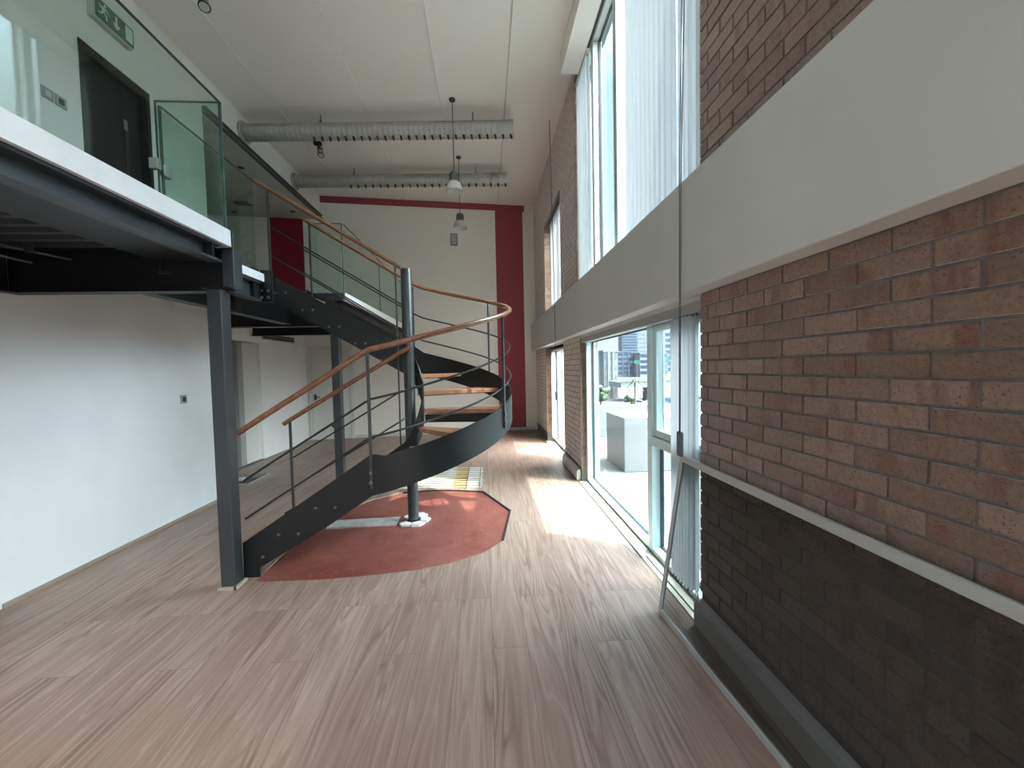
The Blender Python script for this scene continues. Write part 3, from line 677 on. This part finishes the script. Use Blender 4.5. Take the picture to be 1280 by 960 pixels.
# ------------------------------------------------------------------ ducts
def duct(x0, y0, x1, y1, z, r, label, nz, hang):
    g = thing('ventilation_duct', (x0, y0, z), label, 'duct', 'round ceiling ducts')
    ax = Vector((x1 - x0, y1 - y0, 0)); L = ax.length; ax.normalize(); sd = Vector((-ax.y, ax.x, 0))
    def P(s_, u, v): return Vector((x0, y0, z)) + ax * s_ + sd * u + Vector((0, 0, v))
    b = MB(); n = 28
    prof = [(0, r)]; s_ = 0
    while s_ < L - .1:
        prof += [(s_ + .004, r), (s_ + .008, r + .0022), (s_ + .012, r)]; s_ += .075
    prof += [(L, r)]
    vs = [P(a, q * math.cos(2 * PI * k / n), q * math.sin(2 * PI * k / n)) for a, q in prof for k in range(n)]
    fs = [(i * n + k, i * n + (k + 1) % n, (i + 1) * n + (k + 1) % n, (i + 1) * n + k) for i in range(len(prof) - 1) for k in range(n)] + [tuple(range(n)), tuple(range((len(prof) - 1) * n, len(prof) * n))[::-1]]
    build('tube', b.add(vs, fs), DUCT, g, True)
    for nm, s0, s1, rr in (('flange', -.0, .025, r + .035), ('end_cap', L - .03, L + .004, r + .006)):
        vs = [P(a, rr * math.cos(2 * PI * k / n), rr * math.sin(2 * PI * k / n)) for a in (s0, s1) for k in range(n)]
        build(nm, MB().add(vs, [(k, (k + 1) % n, (k + 1) % n + n, k + n) for k in range(n)] + [tuple(range(n))[::-1], tuple(range(n, 2 * n))]), DUCT, g)
    for i in range(nz):
        a = 1.06 + i * (L - 1.1) / (nz - 1)
        c = P(a, .0, -r - .004) - sd * .045
        build('nozzle', MB().tube([c + Vector((0, 0, .03)), c + Vector((.012, 0, -.04))], [.018, .012], 8), DARK, g)
    for a in hang:
        build('hanger_rod', MB().tube([P(a, 0, r), Vector((*P(a, 0, 0)[:2], CZ))], .006, 6).tube([P(a, -r * .8, r * .62), P(a, 0, r + .06), P(a, r * .8, r * .62)], .005, 6), BALU, g)
duct(-3.50, 6.31, .49, 6.10, 5.055, .118, 'nearer round galvanised duct with a row of nozzles', 26, (1.15, 3.4))
duct(-3.50, 7.90, .49, 7.73, 5.075, .112, 'farther round galvanised duct with a row of nozzles, behind the lamps', 22, (1.12, 3.4))

# pendant lamps
OPAL = mat('clear_ribbed_shade', (.74, .74, .69), .25); OPAL.node_tree.nodes['Principled BSDF'].inputs['Transmission Weight'].default_value = .25
K = .78
def pendant(x, y, zb, label):
    r = thing('pendant_lamp', (x, y, zb), label, 'lamp', 'industrial pendant lamps')
    build('canopy', MB().lathe((x, y, CZ), [(.045, 0), (.045, -.02), (.012, -.04)], 20), BALU, r, True)
    build('suspension_rod', MB().tube([(x, y, CZ - .03), (x, y, zb + .34 * K)], .0055, 8), BALU, r)
    hs = build('gear_housing', MB().lathe((x, y, zb), [(r_ * K, h_ * K) for r_, h_ in [(.022, .36), (.03, .33), (.075, .325), (.082, .30), (.082, .19), (.07, .175)]], 24), mat('lamp_housing', (.20, .20, .19), .4, .5), r, True)
    for k in range(12):
        a = 2 * PI * k / 12; rr = .081 * K; build('cooling_fin', MB().bar((x + rr * math.cos(a), y + rr * math.sin(a), zb + .20 * K), (x + rr * math.cos(a), y + rr * math.sin(a), zb + .30 * K), .010, .010), DARK, hs)
    build('shade', MB().lathe((x, y, zb), [(r_ * K, h_ * K) for r_, h_ in [(.065, .18), (.10, .155), (.135, .10), (.15, .03), (.158, 0), (.152, .0), (.143, .03), (.128, .095), (.095, .147), (.06, .172)]], 32), OPAL, r, True)
    build('bulb', MB().ball((x, y, zb + .09 * K), .05 * K, 14, (1, 1, 1.3)), mat('lamp_bulb', (.6, .6, .56), .3), r, True)
pendant(-.385, 5.85, 4.03, 'nearer pendant lamp, hanging in front of the far duct')
pendant(-.40, 7.4, 4.04, 'farther pendant lamp, hanging lower in view against the end wall')

# ceiling spotlights
def spot(x, y, label, tilt):
    r = thing('ceiling_spotlight', (x, y, CZ), label, 'spotlight', 'ceiling spotlights')
    build('base', MB().lathe((x, y, CZ), [(.065, 0), (.065, -.035), (.05, -.045)], 20), DARK, r, True)
    build('stem', MB().tube([(x, y, CZ - .04), (x + tilt * .3, y, CZ - .10)], .012, 8), DARK, r)
    build('yoke', MB().bar((x - .035 + tilt * .3, y, CZ - .09), (x - .035 + tilt * .4, y, CZ - .17), .010, .016).bar((x + .035 + tilt * .3, y, CZ - .09), (x + .035 + tilt * .4, y, CZ - .17), .010, .016).box(x - .04 + tilt * .3, x + .04 + tilt * .3, y - .008, y + .008, CZ - .10, CZ - .088), DARK, r)
    d_ = Vector((tilt * 1.5, -.35, -1)).normalized(); p = Vector((x + tilt * .4, y, CZ - .13))
    build('head', MB().tube([p, p + d_ * .03, p + d_ * .09, p + d_ * .10], [.02, .036, .048, .050], 18), ALU, r, True)
    build('rim', MB().tube([p + d_ * .098, p + d_ * .108], [.054, .054], 18), DARK, r)
    build('lens', MB().tube([p + d_ * .109, p + d_ * .111], [.044, .043], 18), OPAL, r)
spot(-2.70, 7.0, 'small ceiling spotlight hanging between the two ducts', .1)
spot(-2.74, 4.27, 'ceiling spotlight cut by the upper edge of the picture', .15)

# upstairs: downlights, exit sign, switches
for i, (x, y, lab) in enumerate(((-3.83, 6.80, 'nearest dark downlight in the mezzanine ceiling'), (-4.62, 8.2, 'square dark ceiling grille above the mezzanine glass'), (-5.05, 8.65, 'deepest small downlight in the mezzanine ceiling'), (-3.87, 8.6, 'dark downlight in front of the red upstairs panel'))):
    r = thing('downlight', (x, y, 4.80), lab, 'downlight', 'mezzanine ceiling fittings')
    if i == 1: build('frame', MB().box(x - .16, x + .16, y - .12, y + .12, 4.785, 4.80), ALU, r); build('louvre', MB().box(x - .13, x + .13, y - .09, y + .09, 4.78, 4.786), DARK, r)
    else: build('ring', MB().lathe((x, y, 4.80), [(.07, 0), (.07, -.012), (.05, -.014)], 20), ALU, r); build('lamp', MB().lathe((x, y, 4.80), [(.05, -.012), (.045, -.016)], 16), DARK, r)
ex = thing('exit_sign', (-3.5, 4.17, 4.78), 'green emergency exit sign above the dark doorway upstairs', 'exit sign')
build('housing', MB().box(-3.5, -3.445, 3.965, 4.375, 4.745, 4.945), SIGNG, ex, bevel=.008)
pl = build('face_plate', MB().box(-3.447, -3.435, 3.985, 4.372, 4.768, 4.943), GREEN, ex)
XS = -3.4345
def sign_poly(name, pts, par=pl):
    # pts in sign units: s 0..1 from left, t 0..1 from bottom
    v = [(XS, 3.985 + s_ * .387, 4.768 + t_ * .175) for s_, t_ in pts]; v2 = [(x + .0015, y, z) for x, y, z in v]; n = len(v)
    build(name, MB().add(v + v2, [tuple(range(n)), tuple(range(n, 2 * n))[::-1]] + [(i, (i + 1) % n, (i + 1) % n + n, i + n) for i in range(n)]), SIGNW, par)
rn = MB()
def limb(a, b, w):
    p = Vector((XS + .001, 3.985 + a[0] * .387, 4.768 + a[1] * .175)); q = Vector((XS + .001, 3.985 + b[0] * .387, 4.768 + b[1] * .175)); rn.bar(p, q, w, .002, (1, 0, 0))
limb((.20, .72), (.16, .46), .028); limb((.20, .68), (.29, .62), .012); limb((.29, .62), (.33, .50), .010); limb((.19, .70), (.10, .62), .012); limb((.10, .62), (.07, .74), .010)
limb((.16, .48), (.25, .36), .014); limb((.25, .36), (.25, .14), .013); limb((.16, .46), (.11, .30), .014); limb((.11, .30), (.04, .28), .012)
rn.lathe((XS + .001, 3.985 + .225 * .387, 4.768 + .84 * .175), [(.013, -.001), (.013, .001)], 12, 'x')
build('running_figure', rn, SIGNW, pl)
sign_poly('arrow', [(.49, .85), (.54, .85), (.54, .40), (.60, .46), (.60, .33), (.515, .16), (.43, .33), (.43, .46), (.49, .40)])
sign_poly('white_door', [(.76, .10), (.96, .10), (.96, .90), (.76, .90)])
def plate(name, x, y, z, s_, label, inner, nrm=1, grp=None):
    r = thing(name, (x, y, z), label, 'socket' if 'socket' in name else 'switch', grp)
    build('plate', MB().box(x, x + .009, y - s_, y + s_, z - s_, z + s_), STAINL, r, bevel=.003)
    build('insert', MB().box(x + .009, x + .013, y - s_ * .45, y + s_ * .45, z - s_ * .5, z + s_ * .5), inner, r)
plate('wall_switch', -3.5, 3.575, 3.80, .046, 'left steel switch plate upstairs near the dark doorway', mat('white_rocker', (.6, .62, .6), .4), grp='upstairs switch plates')
plate('wall_switch', -3.5, 3.68, 3.80, .046, 'right steel switch plate upstairs, next to the dark doorway', DARK, grp='upstairs switch plates')
plate('wall_socket', -3.18, 4.413, 1.241, .043, 'steel socket plate on the lower white wall', DARK)
def bplate(x, z, label, s_=.045):
    r = thing('wall_socket', (x, yb(x), z), label, 'socket', 'sockets on the end wall')
    build('plate', byb(MB(), x - s_, x + s_, z - s_, z + s_, .0, .012), SLATW, r); build('insert', byb(MB(), x - s_ * .5, x + s_ * .5, z - s_ * .5, z + s_ * .5, .012, .015), DARK, r)
bplate(-.40, .30, 'small socket on the end wall seen between stair treads'); bplate(-1.42, .16, 'low socket on the end wall seen beside the post')
pf = thing('picture_frame', (-.655, yb(-.655), 4.33), 'small grey framed panel on the end wall below the far lamp', 'picture frame')
build('frame', byb(MB(), -.735, -.575, 4.33, 4.60, .0, .02), mat('grey_frame', (.16, .165, .16), .5), pf); build('picture', byb(MB(), -.715, -.595, 4.355, 4.58, .02, .024), mat('grey_print', (.40, .40, .42), .5), pf)
# air grille on set back wall
ag = thing('air_grille', (-3.9, 7.9, 2.1), 'long slotted air grille at the top of the set back wall', 'grille')
build('frame', MB().box(-3.9, -3.888, 7.29, 8.48, 2.085, 2.205), ALU, ag, bevel=.003); build('slots', MB().box(-3.889, -3.884, 7.32, 8.45, 2.105, 2.15).box(-3.889, -3.884, 7.32, 8.45, 2.158, 2.19), DARK, ag)
# floor box
fbx = thing('floor_box', (-3.45, 5.85, 0), 'open grey floor socket box behind the front column', 'floor box')
build('frame', MB().prism([(-3.74, 6.10), (-3.22, 6.10), (-3.22, 5.55), (-3.74, 5.55)], .0005, .008), ALU, fbx); build('well', MB().prism([(-3.71, 6.07), (-3.25, 6.07), (-3.25, 5.58), (-3.71, 5.58)], .008, .010), DARK, fbx)
build('lid', MB().prism([(-3.70, 6.06), (-3.26, 6.06), (-3.26, 5.86), (-3.70, 5.86)], .010, .018), GREYP, fbx); build('socket_module', MB().box(-3.50, -3.40, 5.72, 5.80, .010, .045), SLATW, fbx, bevel=.004)

# ------------------------------------------------------------------ vertical blinds
def slat(mb, x, y, z0, z1, w, ang):
    dx, dy = math.sin(ang) * w / 2, math.cos(ang) * w / 2; b = .012
    nx, ny = -math.cos(ang), math.sin(ang)
    pts = [(x - dx, y - dy), (x + nx * b, y + ny * b), (x + dx, y + dy)]
    vs = [(px, py, z) for z in (z0, z1) for px, py in pts] + [(px + nx * -.0012, py + ny * -.0012, z) for z in (z0, z1) for px, py in pts]
    return mb.add(vs, [(0, 1, 4, 3), (1, 2, 5, 4), (6, 9, 10, 7), (7, 10, 11, 8), (0, 3, 9, 6), (2, 8, 11, 5), (3, 4, 10, 9), (4, 5, 11, 10), (0, 6, 7, 1), (1, 7, 8, 2)])
def blind(label, ys, z0, z1, w, angs, x=1.245, rail=True, loops=False):
    r = thing('vertical_blind', (x, sum(ys) / len(ys), z0), label, 'blind', 'white vertical blinds')
    if rail: build('headrail', MB().box(x - .022, x + .022, min(ys) - .05, max(ys) + .05, z1 + .012, z1 + .05), SKIRT, r)
    for y, a in zip(ys, angs):
        s_ = build('slat', slat(MB(), x, y, z0, z1, w, a), BLIND, r)
        build('hook', MB().box(x - .004, x + .004, y - .004, y + .004, z1 - .003, z1 + .014), DARK, s_)
    if loops: 
        for i, y in enumerate(ys): build('weight_chain', MB().tube([(x + .03 * math.sin(i), y, z0 + .02), (x + .02, y + .02, z0 - .03 - .03 * random.random())], .003, 5), BALU, r)
    return r
ys = [2.235 + i * .083 for i in range(16)]
blind('near group of white vertical blinds in the upper window, beside the brick', ys, 2.53, 5.05, .089, [-.2, -.3, -.1, .25, .1, -.15, -.2, -.22, -.2, -.2, -.22, -.2, -.2, -.2, -.1, .9])
ys = [4.66 + i * .062 for i in range(9)]
blind('far group of white vertical blinds in the upper window', ys, 2.53, 5.05, .085, [.9] + [-.15] * 8)
ys = [2.30 + i * .037 for i in range(9)]
blind('stack of gathered vertical blinds at the near end of the lower window', ys, .10, 1.79, .085, [.75, 1.25, 1.32, 1.3, 1.35, 1.3, 1.32, 1.3, .9], x=1.25, loops=True)
ys = [6.36 + i * .078 for i in range(20)]
blind('closed white vertical blind in the far upper window', ys, 2.53, 4.22, .085, [-.15] * 20, x=1.33)
ys = [6.24 + i * .05 for i in range(6)] + [7.72 + i * .05 for i in range(4)]
blind('part open white vertical blind in the far lower window', ys, .10, 1.79, .085, [1.1] * 6 + [1.0] * 4, x=1.33)
struct('trim_15', MB().box(1.222, 1.275, 2.2, 5.05, 1.80, 1.86), mat('grey_blind_track', (.30, .31, .31), .5), 'grey blind track housing above the lower window', 'track')
# cords
def cord(p0, p1, p2, label):
    r = thing('blind_cord', p2, label, 'cord', 'hanging blind cords')
    build('loop', MB().tube([p0, p1, p2], .0028, 6).tube([(p0[0], p0[1] + .05, p0[2]), (p1[0], p1[1] + .018, p1[2]), (p2[0], p2[1] + .01, p2[2])], .0028, 6), CORD, r)
    t_ = build('tensioner', MB().box(p2[0] - .012, p2[0] + .012, p2[1] - .024, p2[1] + .03, p2[2] - .145, p2[2] + .0), mat('grey_tensioner', (.11, .11, .115), .4), r, bevel=.012)
cord((1.06, 1.98, 5.06), (1.085, 2.155, 2.55), (1.09, 2.185, 1.12), 'long grey blind cord with dark tensioner in front of the near end of the beam')
cord((1.06, 6.2, 5.28), (1.09, 6.19, 2.55), (1.09, 6.19, 1.12), 'blind cord with tensioner hanging by the far lower window')

# leaning screen
scn = thing('mesh_screen', (1.05, 1.2, 0), 'dark insect mesh screen in aluminium frame leaning on the brick wall', 'screen')
YA, YZ = 2.36, .20
def sp_(s_, v):       # s_: along length 0 (window end) .. 1, v: up the screen 0..1
    y = YA + (YZ - YA) * s_ - .05 * (1 - v) * 0
    xb = 1.020 + s_ * .115; x = xb + (1.190 - xb) * v
    return Vector((x, y - .06 * (1 - s_) * (1 - v), .012 + v * .912))
def sbar(a, b, w, d, name):
    up = (sp_(.5, 1) - sp_(.5, 0)).cross(sp_(1, 0) - sp_(0, 0)).normalized()
    build(name, MB().bar(a, b, w, d, up), ALU, scn, bevel=.003)
sbar(sp_(0, 1), sp_(1, 1), .040, .018, 'frame_rail'); sbar(sp_(0, 0), sp_(1, 0), .034, .018, 'frame_rail')
sbar(sp_(0, 0.0), sp_(0, 1), .028, .018, 'frame_rail'); sbar(sp_(1, 0), sp_(1, 1), .03, .018, 'frame_rail')
build('mesh', MB().add([sp_(0, 0), sp_(1, 0), sp_(1, 1), sp_(0, 1)], [(0, 1, 2, 3)]), MESHM, scn)

# ------------------------------------------------------------------ outside
struct('ground_terrace', MB().box(XO, 9.0, -12, 14, -.3, -.06), GROUND, 'sunlit terrace paving outside the windows', 'ground')
struct('street', MB().box(9.0, 900, -300, 900, -6.2, -6.0).box(-300, 9, -300, YN - .3, -6.2, -6.0), STREET, 'street level beyond the terrace', 'street')
struct('wall_sun_blocker', MB().box(XO, 3.45, 1.86, 2.10, -.1, 6.2), BRICK, 'unseen brick wing wall added outside to block sun from the near sash', 'wall')  # added out of view to keep the sun off the near sash
tag(build('terrace_block', MB().box(1.98, 4.6, 5.65, 6.5, -.06, .74), EXTW, bevel=.01, loc=(3, 6, -.06)), 'white rendered block on the terrace outside the window', 'planter wall')
tag(build('parapet', MB().box(2.4, 9.0, 8.6, 8.8, -.06, .62).box(8.8, 9.0, 2.0, 8.6, -.06, .62), EXTW, bevel=.01, loc=(6, 8.7, -.06)), 'white terrace parapet behind the rendered block', 'parapet')
def bldg(x0, x1, y, zt_, m, label, floors, bm_, depth=12, vert=0):
    r = thing('office_building', ((x0 + x1) / 2, y, -6), label, 'building', 'city buildings outside')
    build('walls', MB().box(x0, x1, y, y + depth, -6, zt_), m, r)
    build('roof_edge', MB().box(x0 - .2, x1 + .2, y - .2, y + depth + .2, zt_, zt_ + .5), m, r)
    h = (zt_ + 5.0) / floors
    for i in range(floors):
        z = -5 + i * h
        build('window_band', MB().box(x0 + .3, x1 - .3, y - .12, y + .05, z + h * .3, z + h * .85), bm_, r)
    for i in range(vert):
        xx = x0 + (i + 1) * (x1 - x0) / (vert + 1); build('pilaster', MB().box(xx - .25, xx + .25, y - .3, y, -6, zt_), m, r)
bldg(139, 155, 400, 40, FAC3, 'blue striped office tower', 16, FAC2)
bldg(157, 185, 420, 50, FAC1, 'pale tower beside the striped office tower', 12, FAC3, vert=3)
bldg(84, 94, 250, 10, FAC3, 'low grey office block with blue window bands', 5, FAC2, vert=2)
bldg(94.5, 112, 240, 8.5, FAC1, 'low white office block below the pale tower', 4, FAC2)
bldg(27, 30.2, 90, 4.6, FAC1, 'pale narrow building at the window frame edge', 4, FAC3, 6, 2)
bldg(136, 165, 310, 32, FAC1, 'white arched block seen past the sash', 8, FAC2, vert=4)
ov = thing('road_overpass', (40, 82, -6), 'pale concrete road overpass', 'overpass')
build('deck', MB().box(27.5, 80, 80, 88, -3.1, -1.9), FAC1, ov); build('barrier', MB().box(27.5, 80, 79.9, 80.1, -1.9, -1.0), FAC1, ov)
for x in (34, 48, 62): build('pier', MB().box(x, x + 1, 83, 85, -6, -3.1), FAC3, ov)
def car(x, y, label, m):
    r = thing('car', (x, y, -6), label, 'car', 'parked cars')
    build('body', MB().profile_y([(x - 1.9, -5.7), (x - 1.95, -5.3), (x - 1.2, -5.15), (x - .7, -4.6), (x + .8, -4.6), (x + 1.4, -5.1), (x + 1.95, -5.2), (x + 1.95, -5.7)], y - .8, y + .8), m, r, bevel=.08)
    build('windows', MB().profile_y([(x - 1.02, -5.12), (x - .62, -4.7), (x + .72, -4.7), (x + 1.15, -5.1)], y - .82, y + .82), FAC2, r)
    for dx in (-1.2, 1.2):
        for dy in (-.8, .8): build('wheel', MB().lathe((x + dx, y + dy, -5.68), [(.32, -.1), (.32, .1)], 14, 'y'), DARK, r)
car(26.6, 70, 'white car parked below the palm', CARP); car(33.5, 70, 'dark blue car seen past the sash', FAC2); car(31.5, 82.5 - 12.0 + 2, 'second white car right of the palm', CARP)
def palm(x, y, label):
    r = thing('palm_tree', (x, y, -6), label, 'palm tree')
    build('trunk', MB().tube([(x, y, -6), (x + .1, y, -3), (x, y, -.9)], [.2, .15, .12], 10), TRUNK, r, True)
    f = MB()
    for k in range(22):
        a = 2 * PI * k / 22 + random.random() * .2; e = random.uniform(-.3, .9); L = 1.7
        pts = [(x + math.cos(a) * L * q * math.cos(e), y + math.sin(a) * L * q * math.cos(e), -.9 + L * q * math.sin(e) - 1.1 * q * q) for q in (0, .25, .5, .75, 1)]
        for i in range(4): f.bar(pts[i], pts[i + 1], .22 - .04 * i, .02)
    build('fronds', f, LEAF, r)
palm(22.0, 58, 'palm tree beyond the terrace')
def tree(x, y, zc, rr, label):
    r = thing('street_tree', (x, y, -6), label, 'tree', 'street trees')
    build('trunk', MB().tube([(x, y, -6), (x, y, zc - rr * .4)], [.18, .1], 8), TRUNK, r)
    f = MB()
    for k in range(26):
        v = Vector((random.gauss(0, 1), random.gauss(0, 1), random.gauss(0, .8))).normalized() * rr * random.uniform(.5, .95); f.ball((x + v.x, y + v.y, zc + v.z), rr * .36, 8)
    build('crown', f, LEAF, r)
tree(18.0, 62, -2.6, 1.3, 'round tree left of the palm'); tree(24.4, 66, -4.2, 1.0, 'small bush beside the white car')
def rsign(x, y, z, label):
    r = thing('road_sign', (x, y, -6), label, 'road sign', 'green road signs')
    build('pole', MB().tube([(x, y + .1, -6), (x, y + .1, z + .8)], .08, 8), FAC3, r); build('panel', MB().box(x - .75, x + .75, y - .03, y + .03, z, z + .9), SIGNGRN, r)
rsign(38.6, 100, 1.9, 'green road sign in front of the white office block'); rsign(46.2, 100, 2.3, 'green road sign seen past the sash')
lp = thing('street_lamp', (33.6, 92, -6), 'tall street lamp near the overpass', 'street lamp')
build('pole', MB().tube([(33.6, 92, -6), (33.6, 92, 1.8), (34.3, 92, 2.2)], .07, 8), FAC3, lp); build('head', MB().box(34.2, 34.8, 91.9, 92.1, 2.15, 2.28), FAC3, lp)

# ------------------------------------------------------------------ light
W = bpy.data.worlds.new('World'); sc.world = W; W.use_nodes = True
nt = W.node_tree; bg = nt.nodes['Background']
tc = nt.nodes.new('ShaderNodeTexCoord'); sx = nt.nodes.new('ShaderNodeSeparateXYZ'); nt.links.new(tc.outputs['Generated'], sx.inputs[0])
rp = nt.nodes.new('ShaderNodeValToRGB'); e = rp.color_ramp.elements
e[0].position = .0; e[0].color = (.86, .93, 1.0, 1); e[1].position = .75; e[1].color = (.36, .60, .92, 1)
q = e.new(.12); q.color = (.78, .90, 1.0, 1)
nt.links.new(sx.outputs[2], rp.inputs[0])
ns = nt.nodes.new('ShaderNodeTexNoise'); ns.inputs['Scale'].default_value = 3.2; ns.inputs['Detail'].default_value = 6; nt.links.new(tc.outputs['Generated'], ns.inputs['Vector'])
r2 = nt.nodes.new('ShaderNodeValToRGB'); r2.color_ramp.elements[0].position = .45; r2.color_ramp.elements[1].position = .68; nt.links.new(ns.outputs[0], r2.inputs[0])
mxn = nt.nodes.new('ShaderNodeMix'); mxn.data_type = 'RGBA'; nt.links.new(r2.outputs[0], mxn.inputs[0]); nt.links.new(rp.outputs[0], mxn.inputs[6]); mxn.inputs[7].default_value = (1, 1, 1, 1)
el = math.radians(61); dv = Vector((-.903 * math.cos(el), .43 * math.cos(el), -math.sin(el)))
# bright hazy sky around the sun, deeper blue away from it
dp = nt.nodes.new('ShaderNodeVectorMath'); dp.operation = 'DOT_PRODUCT'; nt.links.new(tc.outputs['Generated'], dp.inputs[0]); dp.inputs[1].default_value = tuple(-dv)
mr = nt.nodes.new('ShaderNodeMapRange'); mr.interpolation_type = 'SMOOTHSTEP'
for i, v in enumerate((SKY0, SKY1, SKYLO, SKYHI)): mr.inputs[i + 1].default_value = v
mr2 = nt.nodes.new('ShaderNodeMapRange'); mr2.inputs[1].default_value = SKY0; mr2.inputs[2].default_value = SKY1; nt.links.new(dp.outputs['Value'], mr2.inputs[0])
hz = nt.nodes.new('ShaderNodeMix'); hz.data_type = 'RGBA'; nt.links.new(mr2.outputs[0], hz.inputs[0]); nt.links.new(mxn.outputs[2], hz.inputs[6]); hz.inputs[7].default_value = (1.0, .96, .90, 1); nt.links.new(hz.outputs[2], bg.inputs[0])
nt.links.new(dp.outputs['Value'], mr.inputs[0]); nt.links.new(mr.outputs[0], bg.inputs[1])
sun = bpy.data.lights.new('Sun', 'SUN'); sun.energy = SUN_E; sun.angle = math.radians(.55); sun.color = (1.0, .88, .72)
so_ = bpy.data.objects.new('Sun', sun); C.objects.link(so_)
so_.rotation_euler = dv.to_track_quat('-Z', 'Y').to_euler(); so_.location = (20, -8, 30)
def portal(c, d, w, h):
    L = bpy.data.lights.new('window_portal', 'AREA'); L.shape = 'RECTANGLE'; L.size = w; L.size_y = h; L.cycles.is_portal = True
    o = bpy.data.objects.new('window_portal', L); C.objects.link(o); o.location = c
    o.rotation_euler = Vector(d).to_track_quat('-Z', 'Z').to_euler()
for w in (W1, W2, W3, W4, W5, W6): portal((XO + .02, (w[0] + w[1]) / 2, (w[2] + w[3]) / 2), (-1, 0, 0), w[1] - w[0], w[3] - w[2])

portal(((GX0 + GX1) / 2, YN - .22, 3.9), (0, 1, 0), GX1 - GX0, 2.6); portal(((GX0 + GX1) / 2, YN - .22, 1.02), (0, 1, 0), GX1 - GX0, 1.85)
# ------------------------------------------------------------------ camera
cam = bpy.data.cameras.new('Camera'); co_ = bpy.data.objects.new('Camera', cam); C.objects.link(co_); sc.camera = co_
cam.sensor_width = 36; cam.lens = 500 / 1280 * 36; cam.clip_start = .02; cam.clip_end = 2000
yaw, pitch, roll = (math.radians(a) for a in (3.712, 2.330, 1.194))
fw = Vector((math.sin(yaw) * math.cos(pitch), math.cos(yaw) * math.cos(pitch), -math.sin(pitch)))
rt = Vector((math.cos(yaw), -math.sin(yaw), 0)); dn = fw.cross(rt)
r2v = math.cos(roll) * rt + math.sin(roll) * dn; d2v = -math.sin(roll) * rt + math.cos(roll) * dn
M = Matrix((r2v, -d2v, -fw)).transposed().to_4x4(); M.translation = (0, 0, 1.5); co_.matrix_world = M
